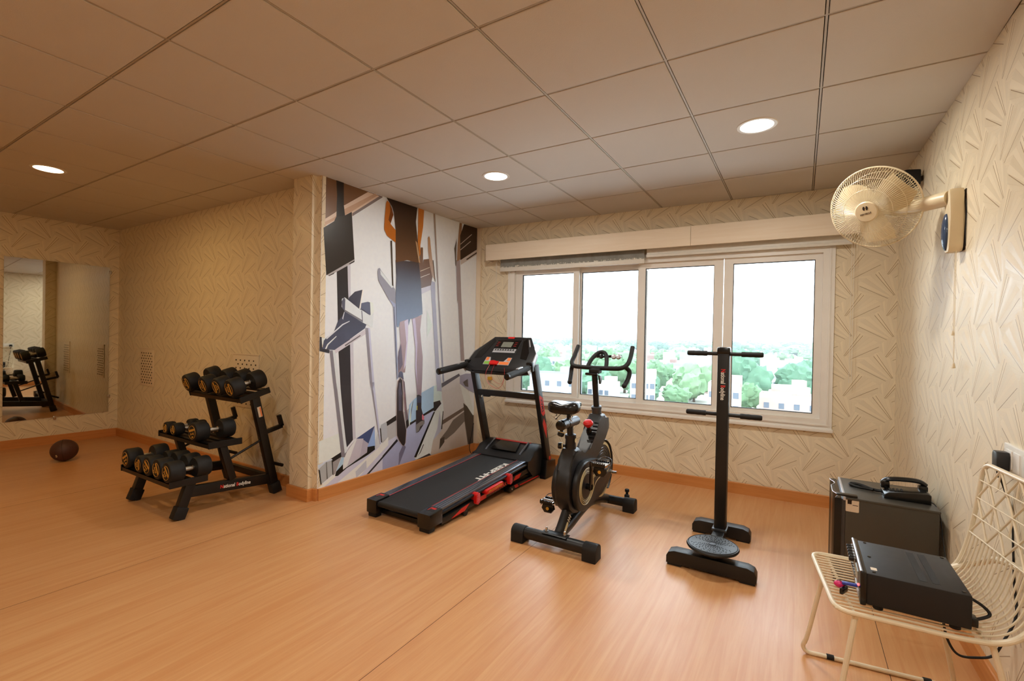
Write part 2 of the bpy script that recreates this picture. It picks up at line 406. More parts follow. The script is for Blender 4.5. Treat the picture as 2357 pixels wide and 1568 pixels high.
base('baseboard_column', [(-3.53, 2.47), (-3.53, 2.337), (-3.292, 2.337), (-3.292, 2.378), (-3.24, 2.386)], 'base')
base('baseboard_side', [(-3.24, 2.387), (-3.205, 4.44)], 'base_y')
# slim trim strip in the corner beside the mural
put('trim_1', B().bx(-.244, -.188, -.022, 0, .096, H, .003), None, kind='structure').data.materials.append(M['pv'])
bpy.data.objects['trim_1'].data.transform(BW)

# ceiling: boards on an exposed grid
ceil = put('ceiling', B().bx(-7.75, .95, -2.75, 4.78, 2.605, 2.66), 'plenum', kind='structure')
GX, GY, G = .0606, .35, .6
tile_me = None
for i in range(-13, 2):
    for j in range(-5, 8):
        x0, x1 = GX+G*i, GX+G*(i+1); y0, y1 = GY+G*j, GY+G*(j+1)
        if x1 < -3.3 and y0 > 2.7: continue
        x1 = min(x1, .80); y1 = min(y1, 4.70)
        if x1-x0 < .05 or y1-y0 < .05: continue
        g = .0075; key = (round(x1-x0, 3), round(y1-y0, 3))
        if key == (.6, .6) and tile_me: me = tile_me
        else:
            me = B().bx(-(x1-x0)/2+g, (x1-x0)/2-g, -(y1-y0)/2+g, (y1-y0)/2-g, 0, .02, .002, 1).mesh('tile')
            me.materials.append(M['tile'])
            if key == (.6, .6): tile_me = me
        o = bpy.data.objects.new('tile', me); C.objects.link(o); o.parent = ceil; o.location = ((x0+x1)/2, (y0+y1)/2, H)
for i in range(-12, 2):
    x = GX+G*i; y1 = 4.70 if x > -3.3 else 2.72
    put('grid_bar', B().bx(x-.0042, x+.0042, -2.74, y1, 2.5735, 2.60), 'tbar', ceil)
for j in range(-5, 8):
    y = GY+G*j; x0 = -7.74 if y < 2.6 else -3.5
    put('grid_bar', B().bx(x0, .80, y-.0042, y+.0042, 2.5742, 2.60), 'tbar', ceil)

# downlights
def downlight(x, y, label, warm=False):
    t = thing('downlight', label, 'downlight', (x, y, H), group='round downlights in the ceiling')
    put('rim', B().lathe([(.088, -.0035), (.104, -.004), (.108, 0), (.108, .004), (.088, .004), (.088, -.0035)], (x, y, H), caps=False), 'white', t)
    put('diffuser', B().cyl((x, y, H-.003), (x, y, H+.003), .087, n=32), 'lampw' if warm else 'lamp', t)
    ld = bpy.data.lights.new('downlight_light', 'AREA'); ld.shape = 'DISK'; ld.size = .165; ld.energy, ld.color = (WARM_W, WARM_COL) if warm else (LAMP_W, LAMP_COL); ld.spread = PI
    lo_ = bpy.data.objects.new('downlight_light', ld); C.objects.link(lo_); lo_.parent = t; lo_.location = (0, 0, -.0045)
downlight(-2.04, 3.05, 'round lit downlight in the ceiling above the treadmill')
downlight(-.24, 3.05, 'round lit downlight in the ceiling above the stand with the twist disc')
downlight(-5.04, 1.25, 'round lit downlight in the ceiling between the mirror and the dumbbell rack', True)
downlight(-2.04, .65, 'round lit downlight cut off by the upper edge of the picture')
downlight(-.24, .65, 'round lit downlight overhead beyond the upper edge, towards the fan wall')
downlight(-5.04, -1.15, 'round lit downlight behind the camera towards the mirror end', True)
downlight(-.24, -1.15, 'added unseen downlight behind the camera on the fan wall side')  # added out of view, gives front light to window frames and back wall

# ------------------------------------------------------------------ window
def bar(b, s0, s1, n0, n1, z0, z1, bev=.004):
    b.bx(s0, s1, n0, n1, z0, z1, bev, 2); return b
def wput(name, b, mat, parent=None, **k):
    me = b.mesh(name); me.transform(BW); return put(name, me, mat, parent, **k)
def rect_frame(s0, s1, z0, z1, n0, n1, w, bev=.004):
    """mitred frame"""
    b = B(); o = [(s0, z0), (s1, z0), (s1, z1), (s0, z1)]; i = [(s0+w, z0+w), (s1-w, z0+w), (s1-w, z1-w), (s0+w, z1-w)]
    for k in range(4):
        l = (k+1) % 4
        q = [o[k], o[l], i[l], i[k]]
        b.prism(q, Matrix(((1, 0, 0, 0), (0, 0, 1, 0), (0, 1, 0, 0), (0, 0, 0, 1))), n0, n1)
    bmesh.ops.remove_doubles(b.bm, verts=b.bm.verts, dist=.0002)
    return b
win = wput('window_1', rect_frame(.178, 3.187, .628, 2.14, -.018, .10, .082), 'upvc', kind='structure')
wput('sill', B().bx(.17, 3.195, -.034, .02, .606, .632, .004), 'upvc', win)
wput('track', B().bx(.25, 3.12, .0, .095, .690, .708, .002), 'upvc', win)
wput('flange', rect_frame(.205, 3.16, .656, 2.112, -.026, -.012, .012), 'upvc', win)
for s0, s1, g0, g1, n0 in ((.262, 1.005, .344, .943, .012), (.945, 1.69, 1.018, 1.60, .056), (1.612, 2.366, 1.68, 2.29, .012), (2.372, 3.128, 2.445, 3.054, .008)):
    b = B(); z0, z1, zg0, zg1 = .690, 2.072, .745, 2.008
    for q in ([(s0, z0), (s1, z0), (g1, zg0), (g0, zg0)], [(s1, z0), (s1, z1), (g1, zg1), (g1, zg0)], [(s1, z1), (s0, z1), (g0, zg1), (g1, zg1)], [(s0, z1), (s0, z0), (g0, zg0), (g0, zg1)]):
        b.prism(q, Matrix(((1, 0, 0, 0), (0, 0, 1, 0), (0, 1, 0, 0), (0, 0, 0, 1))), n0, n0+.04)
    bmesh.ops.remove_doubles(b.bm, verts=b.bm.verts, dist=.0002)
    sa = wput('sash', b, 'upvc', win)
    wput('gasket', rect_frame(g0-.001, g1+.001, zg0-.001, zg1+.001, n0+.010, n0+.03, .006), 'blackm', sa)
    wput('pane', B().bx(g0, g1, n0+.018, n0+.021, zg0, zg1), 'glass', sa)
# pelmet, two lengths of board
pel = thing('pelmet', 'long pale wood pelmet box above the window', 'pelmet', bw(1.6, -.07, 2.17))
for s0, s1 in ((-.045, 2.104), (2.106, 3.36)):
    wput('front_board', B().bx(s0, s1, -.142, -.124, 2.168, 2.342, .003), 'pelmet', pel)
wput('top_board', B().bx(-.045, 3.36, -.124, 0, 2.322, 2.342), 'pelmet', pel)
for s in (-.045, 3.342): wput('end_board', B().bx(s, s+.018, -.124, 0, 2.168, 2.322), 'pelmet', pel)
# roller blinds
M['blindfab'] = None
t = NT('blind_grey_print'); tc = t.n('ShaderNodeTexCoord').outputs['Object']
n1 = t.n('ShaderNodeTexNoise', ins={'Vector': t.vec('MULTIPLY', tc, (14., 14., 5.)), 'Scale': 1., 'Detail': 7., 'Roughness': .7}).outputs[0]
n2 = t.n('ShaderNodeTexNoise', ins={'Vector': t.vec('MULTIPLY', tc, (60., 60., 30.)), 'Scale': 1., 'Detail': 6., 'Roughness': .8}).outputs[0]
zz = t.n('ShaderNodeSeparateXYZ', ins={0: tc}).outputs[2]
low = t.math('LESS_THAN', t.math('ADD', zz, t.math('MULTIPLY', n1, .05)), .082)
f = t.math('MULTIPLY', t.math('GREATER_THAN', n2, .52), low)
c = t.mix(f, t.mix(n1, lin((104, 104, 100)), lin((164, 164, 158))), lin((226, 222, 210)))
t.bsdf(col=c, rough=.85); M['blindfab'] = t.m
bl = thing('roller_blind', 'grey patterned roller blind with white bottom bar, lowered above the bike and treadmill', 'blind', bw(.89, -.06, 2.047))
wput('fabric', B().bx(.103, 1.682, -.0605, -.0595, 2.088, 2.26), 'blindfab', bl)
wput('bottom_bar', B().bx(.100, 1.685, -.068, -.052, 2.047, 2.092, .006), 'white', bl)
wput('roller', B().cyl((.09, -.075, 2.265), (1.69, -.075, 2.265), .026), 'white', bl)
for s in (.063, .074): wput('chain', B().cyl((s, -.09, 1.33), (s, -.09, 2.20), .0014, n=6), 'white', bl)
bl2 = thing('roller_blind', 'white roller blind rolled fully up above the panes beside the fan', 'blind', bw(2.5, -.06, 2.10))
wput('bottom_bar', B().bx(1.70, 3.29, -.068, -.052, 2.100, 2.128, .006), 'white', bl2)
wput('fabric', B().bx(1.705, 3.285, -.0612, -.0588, 2.126, 2.25), 'white', bl2)
wput('roller', B().cyl((1.70, -.075, 2.262), (3.30, -.075, 2.262), .032), 'grey', bl2)
for s in (3.285, 3.30): wput('chain', B().cyl((s, -.08, 1.02), (s, -.08, 2.20), .0014, n=6), 'white', bl2)

# ------------------------------------------------------------------ mural
MW = frame((-3.24, 2.385, 0), (.03548, 2.085, 0), (0, 0, 1)); MURAL = [[[0,2571,621,2566,204,2385,119,2295,0,2211],[125,89,59],[125,89,59]],[[0,2211,118,2303,200,2379,454,2563,617,2561,292,2319,113,2235,1,2157],[234,213,198],[234,213,198]],[[1,2194,112,2264,201,2349,530,2570,563,2563,291,2358,113,2241,1,2163],[210,176,151],[210,176,151]],[[291,2340,584,2562,622,2562,295,2317],[140,131,134],[140,131,134]],[[130,2571,203,2571,207,2386,220,2306,136,2275,140,2451],[42,36,29],[42,36,29]],[[256,1905,282,1916,291,1616,325,1252,340,848,367,433,341,426,310,850,292,1234,261,1734],[210,211,227],[210,211,227]],[[148,1838,253,1903,261,1734,292,1234,310,850,338,426,276,373,252,501,205,867,178,1170,166,1447],[51,47,48],[64,63,71]],[[18,2163,116,2236,133,2274,216,2305,287,2352,323,1952,51,1790],[53,47,42],[53,47,42]],[[57,1795,321,1959,323,1937,77,1789],[182,179,185],[182,179,185]],[[71,1791,128,1824,121,1811,77,1788],[40,37,35],[40,37,35]],[[267,1914,323,1949,323,1937,274,1909],[40,37,35],[40,37,35]],[[0,468,195,505,219,345,119,309,0,291],[236,246,246],[236,246,246]],[[119,309,219,345,223,305,140,278],[46,43,41],[46,43,41]],[[710,527,875,589,876,541,720,489],[46,43,41],[46,43,41]],[[140,278,223,305,159,167,142,171],[166,165,169],[166,165,169]],[[720,489,876,541,881,359,746,295,722,393],[177,176,179],[129,126,126]],[[663,514,710,528,828,571,961,598,1085,675,1090,478,965,425,846,343,670,209],[194,197,204],[194,197,204]],[[710,528,828,571,837,526,719,487],[51,46,47],[51,46,47]],[[1,94,163,172,579,307,847,379,881,332,888,63,1,68],[212,218,244],[212,218,244]],[[1,94,159,176,187,161,60,75],[240,246,246],[240,246,246]],[[182,73,588,289,735,384,737,310,409,74],[238,243,246],[238,243,246]],[[370,148,484,220,490,146,378,91],[201,209,227],[201,209,227]],[[670,209,846,343,965,425,1072,480,1349,565,1350,524,1080,125,1100,88,672,81],[194,204,242],[166,176,219]],[[669,222,842,347,850,336,670,206],[46,43,50],[46,43,50]],[[487,83,848,338,858,326,519,82],[46,43,50],[46,43,50]],[[875,205,916,267,951,264,960,246,877,85,869,87],[121,122,154],[121,122,154]],[[7,246,76,292,136,302,142,177,32,123],[181,188,194],[181,188,194]],[[7,246,21,240,39,121,29,121],[51,49,47],[51,49,47]],[[7,248,2,285,129,308,138,295,76,292],[216,230,246],[216,230,246]],[[77,291,82,291,94,154,86,150],[83,83,81],[83,83,81]],[[128,295,138,297,147,176,139,175],[51,49,47],[51,49,47]],[[173,191,227,304,249,294,239,239],[182,217,246],[182,217,246]],[[634,479,646,510,710,524,726,385,658,344],[194,202,214],[194,202,214]],[[632,479,644,478,661,345,650,349],[51,49,47],[51,49,47]],[[240,190,255,314,298,372,375,432,571,511,581,319,491,289,276,213],[186,183,204],[186,183,204]],[[375,432,571,511,505,365,449,407],[74,89,136],[74,89,136]],[[375,429,449,419,413,263,276,213],[205,202,219],[205,202,219]],[[571,495,581,319,494,339],[155,188,246],[155,188,246]],[[240,190,255,314,371,431,375,420,279,212],[236,241,246],[236,241,246]],[[163,158,173,194,239,239,240,193,491,289,494,336,575,333,580,297,499,265,279,200,191,154],[36,34,32],[36,34,32]],[[581,300,584,383,601,435,614,430,633,342,646,333,596,304],[216,223,234],[216,223,234]],[[92,1191,147,1191,202,855,190,928,277,340,256,295,223,302,131,932,139,860],[139,137,150],[139,137,150]],[[121,1191,147,1191,202,855,190,928,277,340,255,326,162,929,170,857],[227,237,246],[227,237,246]],[[448,1384,499,1379,568,823,558,902,650,339,633,336,514,905,519,827],[154,152,168],[154,152,168]],[[479,1385,499,1379,568,823,558,902,650,339,637,342,534,903,544,825],[207,213,242],[207,213,242]],[[0,1301,17,1298,22,1218,92,1194,89,1168,0,1187],[68,69,78],[68,69,78]],[[17,1292,57,1290,37,1270,25,1218],[236,246,246],[236,246,246]],[[130,1343,166,1429,211,1476,228,1510,273,1633,331,1686,410,1710,394,1562,425,1546,497,1493,444,1378,140,1194,26,1204,37,1270,57,1290],[64,65,80],[90,96,121]],[[273,1633,331,1686,410,1710,379,1543],[75,76,92],[75,76,92]],[[410,1710,425,1708,394,1544,379,1543],[245,246,246],[245,246,246]],[[401,1594,471,1611,519,1602,505,1490,425,1539,394,1544],[102,108,135],[102,108,135]],[[49,1204,68,1241,151,1308,157,1304,78,1235,62,1202],[234,241,246],[234,241,246]],[[57,1288,209,1407,280,1437,284,1432,216,1399,64,1281],[227,234,246],[227,234,246]],[[208,1455,225,1509,230,1507,215,1443],[227,234,246],[227,234,246]],[[140,1195,444,1368,453,1328,147,1164],[216,213,227],[216,213,227]],[[237,1234,395,1321,399,1311,241,1222],[119,116,125],[119,116,125]],[[201,1615,229,1630,379,1543,418,1530,497,1493,540,1540,527,1386,420,1427,232,1513,199,1550],[227,237,246],[227,237,246]],[[222,1631,235,1612,232,1515,206,1538,198,1591],[97,100,119],[97,100,119]],[[231,1528,419,1446,420,1428,232,1511],[129,129,140],[129,129,140]],[[402,1532,410,1529,420,1433,412,1436],[84,88,112],[84,88,112]],[[494,1613,527,1606,541,1527,505,1487],[236,246,246],[236,246,246]],[[1461,818,1764,898,1937,714,1931,511,1489,383,1490,534,1482,648],[221,223,232],[205,204,209]],[[1489,387,1493,435,1840,529,1930,549,1931,515,1841,488],[116,100,92],[116,100,92]],[[1461,825,1752,914,1770,887,1468,779],[103,103,118],[103,103,118]],[[1469,340,1489,383,1841,492,1931,515,2062,398,2062,70,1423,97,1311,92,1347,249],[214,211,212],[203,195,189]],[[1443,131,1456,241,1566,318,1663,412,1794,460,1944,509,2034,407,2062,69,1932,79,1863,369,1690,270,1526,197],[126,118,113],[126,118,113]],[[1838,581,1931,515,2047,405,2062,70,1944,77,1868,383],[80,69,61],[80,69,61]],[[1456,230,1558,220,1690,270,1729,124,1443,128],[205,199,197],[205,199,197]],[[1443,131,1456,241,1525,254,1526,197],[82,76,70],[82,76,70]],[[1764,891,1871,907,2062,896,2062,663,1925,715,1767,802],[166,169,199],[166,169,199]],[[1767,799,1925,708,2046,436,2021,416,1856,587],[232,241,246],[232,241,246]],[[1826,813,1909,845,1924,753,1863,766],[96,90,92],[96,90,92]],[[985,512,995,652,1048,692,1163,753,1343,809,1349,586,1187,534,1008,473],[175,211,246],[175,211,246]],[[998,542,1022,649,1048,692,1044,673,1017,475,995,456],[227,246,246],[227,246,246]],[[1019,604,1039,673,1053,692,1032,590,1016,514],[119,134,161],[119,134,161]],[[1008,476,1090,498,1090,478,1013,453],[51,47,48],[51,47,48]],[[1187,534,1349,586,1355,558,1198,515],[47,43,46],[47,43,46]],[[954,497,985,525,995,452,965,422],[51,47,48],[51,47,48]],[[1342,641,1343,809,1446,815,1461,818,1466,635,1429,649],[216,241,246],[216,241,246]],[[1385,934,1443,931,1464,740,1401,753],[177,186,214],[177,186,214]],[[1342,641,1440,650,1464,614,1370,545,1350,548],[51,49,52],[51,49,52]],[[1350,524,1462,601,1487,647,1504,532,1469,333,1347,249,1311,119,1104,94,1080,129],[227,239,246],[227,239,246]],[[1345,538,1370,540,1104,119,1073,128],[30,28,31],[30,28,31]],[[1154,163,1200,235,1210,226,1164,155,1117,124],[94,93,101],[94,93,101]],[[1104,97,1291,123,1316,101,1118,88],[61,56,61],[61,56,61]],[[1406,357,1443,540,1474,347,1469,326,1347,249],[194,202,227],[194,202,227]],[[1467,341,1490,534,1501,526,1485,341],[51,47,48],[51,47,48]],[[1289,2571,1316,2571,1408,1657,1406,1702,1504,840,1481,841,1384,1700,1391,1655],[174,157,144],[161,172,202]],[[1264,1886,1335,1872,1346,1652,1345,1697,1449,753,1393,750,1291,1693,1292,1649],[183,190,219],[183,190,219]],[[1131,1789,1265,1843,1272,1792,1137,1736],[216,220,242],[216,220,242]],[[1094,2030,1116,2190,1131,2201,1146,2195,1151,2017,1159,2082,1243,2102,1290,1919,1271,1836,1131,1793],[125,89,59],[138,127,131]],[[1111,1962,1250,2019,1250,2014,1116,1957],[227,218,204],[227,218,204]],[[1118,1902,1252,1954,1252,1948,1121,1897],[227,223,224],[227,223,224]],[[1214,2308,1231,2330,1246,2306,1255,2250,1326,1901,1285,1933,1244,2059,1219,2185],[189,144,100],[188,176,173]],[[1291,2095,1302,2096,1341,1873,1326,1893],[93,76,61],[93,76,61]],[[1222,1578,1305,1432,1229,1310],[227,243,246],[227,243,246]],[[1664,2150,1732,2160,1771,1682,1770,1730,1841,1050,1777,1052,1707,1725,1696,1677],[166,155,161],[166,155,161]],[[1714,2567,1754,2567,1738,2169,1677,2136,1684,2317],[162,127,98],[162,127,98]],[[1725,2427,1790,2567,2062,2571,2051,2323,1739,2161],[59,41,27],[59,41,27]],[[1739,2161,2051,2336,2053,2278,1746,2111],[207,197,192],[207,197,192]],[[1840,2188,2052,2309,2052,2292,1853,2179],[65,49,38],[65,49,38]],[[1731,2337,1930,2483,1937,2479,1734,2332],[210,199,192],[210,199,192]],[[1733,2275,1913,2402,1918,2397,1735,2269],[210,199,192],[210,199,192]],[[1630,2269,1670,2385,1668,2354,1666,2080,1654,2094,1640,2224],[100,90,81],[100,90,81]],[[718,2188,737,2192,765,1764,751,1762],[74,65,56],[74,65,56]],[[764,1592,796,1581,845,920,825,906],[172,183,219],[172,183,219]],[[770,1592,780,1590,834,920,826,917],[95,98,114],[95,98,114]],[[572,1886,581,1916,597,1923,614,1901,783,1752,793,1693,795,1587,710,1648,583,1810],[155,158,177],[155,158,177]],[[602,1906,764,1770,743,1758,609,1865],[227,237,246],[227,237,246]],[[710,1654,795,1614,796,1581,764,1592],[166,176,212],[166,176,212]],[[853,1455,960,1484,960,1286,930,969,846,974,834,1116,867,1252,850,1374],[190,174,189],[164,142,149]],[[909,1457,960,1482,959,1279,938,1045,911,991,942,1252],[216,211,242],[216,211,242]],[[842,1170,872,1245,900,1046,855,987,836,1083],[117,109,132],[117,109,132]],[[843,926,851,973,878,986,902,967,915,901,875,928],[97,101,129],[97,101,129]],[[892,923,928,876,965,598,987,518,954,503,917,769],[131,117,129],[131,117,129]],[[922,769,930,793,947,600,934,602],[163,127,139],[163,127,139]],[[823,802,837,895,870,927,901,900,917,769,919,604,936,512,963,412,955,292,938,266,914,269,863,327,838,375,829,527],[194,176,177],[194,176,177]],[[829,802,843,891,871,921,894,897,907,770,910,605,932,513,958,413,950,293,935,268,916,271,867,330,842,381,833,526],[72,65,71],[53,47,46]],[[848,807,859,881,880,867,894,771,895,606,857,611],[92,91,111],[92,91,111]],[[1014,1488,1143,1529,1126,1380,1144,1252,1169,1108,1167,906,1158,720,1102,725,1065,1005,1065,1195],[186,167,179],[153,136,152]],[[1014,1482,1053,1491,1089,1252,1084,1039,1099,825,1067,1004,1067,1195],[205,199,232],[205,199,232]],[[1095,736,1125,738,1161,720,1162,601,1188,531,1212,454,1186,418,1135,372,1095,364,1086,583,1101,595],[63,56,62],[63,56,62]],[[1091,445,1156,469,1196,473,1214,440,1148,417,1135,378,1095,367],[139,137,140],[139,137,140]],[[1173,533,1187,534,1208,501,1196,473,1174,486],[227,132,156],[227,132,156]],[[1095,727,1159,717,1159,654,1099,661],[68,74,99],[68,74,99]],[[1095,635,1107,627,1106,587,1097,589],[216,206,91],[216,206,91]],[[785,2020,1089,2047,1127,1828,1145,1638,1144,1681,1155,1539,1067,1502,1014,1486,989,1485,967,1418,958,1480,853,1449,836,1399,813,1405,800,1587,792,1659,798,1861],[72,60,58],[137,158,194]],[[661,2568,1056,2571,1040,2429,1069,2245,1101,2038,1029,2039,933,2042,790,2001,782,2166,779,2306,753,2453,730,2501],[44,28,16],[108,77,53]],[[668,2544,699,2529,730,2481,747,2432,714,2342,779,2296,780,2183,675,2226,640,2278,644,2376,656,2515],[190,110,36],[190,110,36]],[[699,2529,730,2481,747,2432,716,2346,689,2373,709,2456],[116,61,18],[116,61,18]],[[1071,2571,1152,2571,1141,2401,1107,2216,1112,2132,1098,2098,1069,2245,1072,2387],[201,123,50],[201,123,50]],[[1039,2247,1064,2230,1109,2039,1089,2044],[187,152,116],[187,152,116]]]
b = B(); b.prism([(.0, .094), (2.062, .094), (2.062, H), (.0, H)], MW, .0003, .0012)
me = b.mesh('wall_mural'); lay = me.color_attributes.new('Col', 'FLOAT_COLOR', 'CORNER')
for d in lay.data: d.color = (*lin((238, 245, 255)), 1)
mural = solo('wall_mural', me, 'mural', 'full-height photo mural of a runner in shorts on treadmills by bright windows', 'mural', origin=(-3.222, 3.42, .094))
vs, fs, cs = [], [], []
for k, (p, c1, c2) in enumerate(MURAL):
    q = [(p[i]/1000, max(p[i+1]/1000, .0945)) for i in range(0, len(p), 2)]
    zt, zb = max(z for s, z in q), min(z for s, z in q); dep = .0014+.00004*k; b0 = len(vs)
    vs += [MW @ Vector((s, z, dep)) for s, z in q]; fs.append(list(range(b0, b0+len(q))))
    for s, z in q:
        f = (zt-z)/max(zt-zb, .001); cs.append((*(a+(b_-a)*f for a, b_ in zip(lin(c1), lin(c2))), 1))
me = bpy.data.meshes.new('print'); me.from_pydata(vs, [], fs); lay = me.color_attributes.new('Col', 'FLOAT_COLOR', 'CORNER')
for i, lp in enumerate(me.loops): lay.data[i].color = cs[lp.vertex_index]
pr_ = put('print', me, 'mural', mural)

# ------------------------------------------------------------------ mirror and perforated panels on the far walls
wl = frame((-7.56, -2.6, 0), (.265, 5.2, 0), (0, 0, 1))     # left wall: x along it (towards +y), y up, z into the room
mir = thing('wall_mirror', 'large frameless mirror on the end wall above the ball', 'mirror', wl @ Vector((4.53, .3, 0)))
put('glass', B().prism([(4.085, .298), (4.985, .312), (4.985, 2.09), (4.085, 2.098)], wl, .004, .010), 'mirror', mir)
put('backing', B().prism([(4.087, .30), (4.983, .314), (4.983, 2.088), (4.087, 2.096)], wl, .0005, .004), 'dark', mir)
for s, z in ((4.99, 2.03), (4.99, .5), (4.5, .296)): put('clip', B().prism([(s-.012, z-.02), (s+.012, z-.02), (s+.012, z+.02), (s-.012, z+.02)], wl, .001, .016, .003), 'chrome', mir)
def perf(x0, x1, z0, z1, label):
    t = thing('perforated_panel', label, 'panel', ((x0+x1)/2, 2.472, z0))
    put('panel', B().bx(x0, x1, 2.466, 2.472, z0, z1, .002), 'pv', t)
    b = B(); nx = 5
    for r in range(12):
        for c in range(nx):
            x = x0+(x1-x0)*(.16+.17*c+(.0 if r % 2 else .0)); x += (x1-x0)*(.05 if r % 2 else -.03); z = z1-.055-(z1-z0-.09)*r/11
            b.lathe([(.0075, 0), (.0075, .003)], (x+(.03 if r % 2 else 0)*0, 2.4662, z), (0, -1, 0), 8)
    o = put('perforation', b, 'dark', t); o['kind'] = 'stuff'
    put('edge_strip', B().bx(x0-.012, x1+.012, 2.462, 2.472, z1-.004, z1+.008), 'pv', t)
perf(-6.66, -6.31, .68, 1.115, 'cream perforated wall panel between mirror and dumbbell rack')
perf(-4.64, -4.21, .62, 1.115, 'cream perforated wall panel partly hidden behind the upper dumbbells')

# ================================================================== dumbbell rack
rk = thing('dumbbell_rack', 'black three-tier steel dumbbell rack beside the column', 'dumbbell rack', (-4.06, 1.95, 0))
XL, XR = -4.405, -3.70
def ybar(b, x, p0, p1, w, h, bev=.004):
    """rectangular tube in a plane of constant x from (y,z) p0 to p1; w across x, h in the plane"""
    d = Vector((0, p1[0]-p0[0], p1[1]-p0[1])); L = d.length; a = math.atan2(d.z, d.y)
    return b.box((x, (p0[0]+p1[0])/2, (p0[1]+p1[1])/2), (w, L, h), RX(a), bev)
for x in (XL, XR):
    up = put('rear_upright', ybar(B(), x, (2.318, .03), (2.13, .835), .05, .062), 'black', rk)
    put('rubber_foot', ybar(B(), x, (2.33, .004), (2.306, .09), .062, .078, .006), 'blackm', up)
    fl = put('front_leg', ybar(B(), x, (1.607, .03), (1.685, .262), .05, .062), 'black', rk)
    put('rubber_foot', ybar(B(), x, (1.597, .004), (1.628, .085), .062, .08, .006), 'blackm', fl)
    put('side_rail', ybar(B(), x, (1.655, .182), (2.275, .130), .04, .078), 'black', rk)
    put('middle_upright', ybar(B(), x, (1.970, .200), (1.893, .478), .046, .052), 'black', rk)
    put('brace_rod', B().cyl((x, 1.955, .357), (x, 2.19, .455), .009), 'black', rk)
    hk = put('plate_hook', ybar(B(), x, (2.215, .512), (2.375, .548), .03, .034), 'black', rk)
    put('hook_tip', ybar(B(), x, (2.372, .545), (2.345, .64), .03, .03), 'black', hk)
    put('peg', B().cyl((x, 2.27, .262), (x, 2.385, .212), .014), 'black', rk)
put('cross_bar', B().bx(XL, XR, 2.275, 2.315, .10, .15, .004), 'black', rk)
for name, y0, y1, zt, a in (('lower', 1.538, 1.778, .286, 0.), ('middle', 1.785, 2.02, .512, 0.), ('upper', 1.998, 2.236, .852, .275)):
    fr_ = Matrix.Translation((0, (y0+y1)/2, zt)) @ Matrix.Rotation(a, 4, 'X'); w = (y1-y0)/2
    tr = B()
    for yy in (-w, w-.04):    # angle rails: lip and ledge
        tr.bx(-4.45, -3.665, yy, yy+.04, -.018, -.013)
    for yy in (-w, w-.005): tr.bx(-4.45, -3.665, yy, yy+.005, -.046, -.013)
    for yy in (-.045, .015): tr.bx(-4.45, -3.665, yy, yy+.03, -.046, -.018)
    me = tr.mesh('tray_rails'); me.transform(fr_); tray = put('tray', me, 'black', rk)
    for x in (-4.456, -3.672):
        me = B().bx(x, x+.012, -w-.004, w+.004, -.048, 0, .002, 1).mesh('end_plate'); me.transform(fr_); put('end_plate', me, 'black', tray)
# lettering on the near rail, sticker on the upright
rd = Vector((0, .62, -.052)).normalized(); rn = Vector((1, 0, 0)); ru = rn.cross(rd)
def brand(parent, origin, d, u, size, squeeze=.86):
    """National Bodyline, capitals in red"""
    d, u = Vector(d).normalized(), Vector(u).normalized()
    me, w = lettering('National Bodyline', size, Matrix.Identity(4), size*.022, squeeze=squeeze)
    fr_ = frame(origin, d, u)
    # split the letters by island: the two capitals go red
    bm_ = bmesh.new(); bm_.from_mesh(me); bm_.faces.ensure_lookup_table()
    seen = set(); isl = []
    for f in bm_.faces:
        if f in seen: continue
        st, cur = [f], []
        seen.add(f)
        while st:
            g = st.pop(); cur.append(g)
            for e in g.edges:
                for h in e.link_faces:
                    if h not in seen: seen.add(h); st.append(h)
        isl.append((min(v.co.x for g in cur for v in g.verts), cur))
    isl.sort(key=lambda t_: t_[0]); W = w[1]-w[0]
    caps = [c for x, c in isl if abs(x-w[0]) < W*.02]
    xb = w[0]+W*.508; caps.append(min(isl, key=lambda t_: abs(t_[0]-xb))[1])
    allc = {g.index for c in caps for g in c}
    for idx, keep in [({g.index for g in c}, True) for c in caps]+[(allc, False)]:
        b2 = bm_.copy(); b2.faces.ensure_lookup_table()
        bmesh.ops.delete(b2, geom=[g for g in b2.faces if (g.index in idx) != keep], context='FACES')
        m2 = bpy.data.meshes.new('lettering'); b2.to_mesh(m2); b2.free(); m2.transform(fr_)
        put('lettering', m2, 'redp' if keep else 'whitep', parent)
    bm_.free()
brand(rk, (XR+.0204, 1.99, .154), rd, ru, .037)
su = Vector((0, -.188, .805)).normalized(); sd = Vector((0, .805, .188)).normalized()
put('sticker', B().prism(rrect(.030, .085, .003), frame((XR+.0252, 2.168, .69), sd, su), 0, .0006), 'sticker', rk)
put('sticker', B().prism(rrect(.011, .075, .002), frame((XR+.0260, 2.176, .69), sd, su), 0, .0006), 'orange', rk)

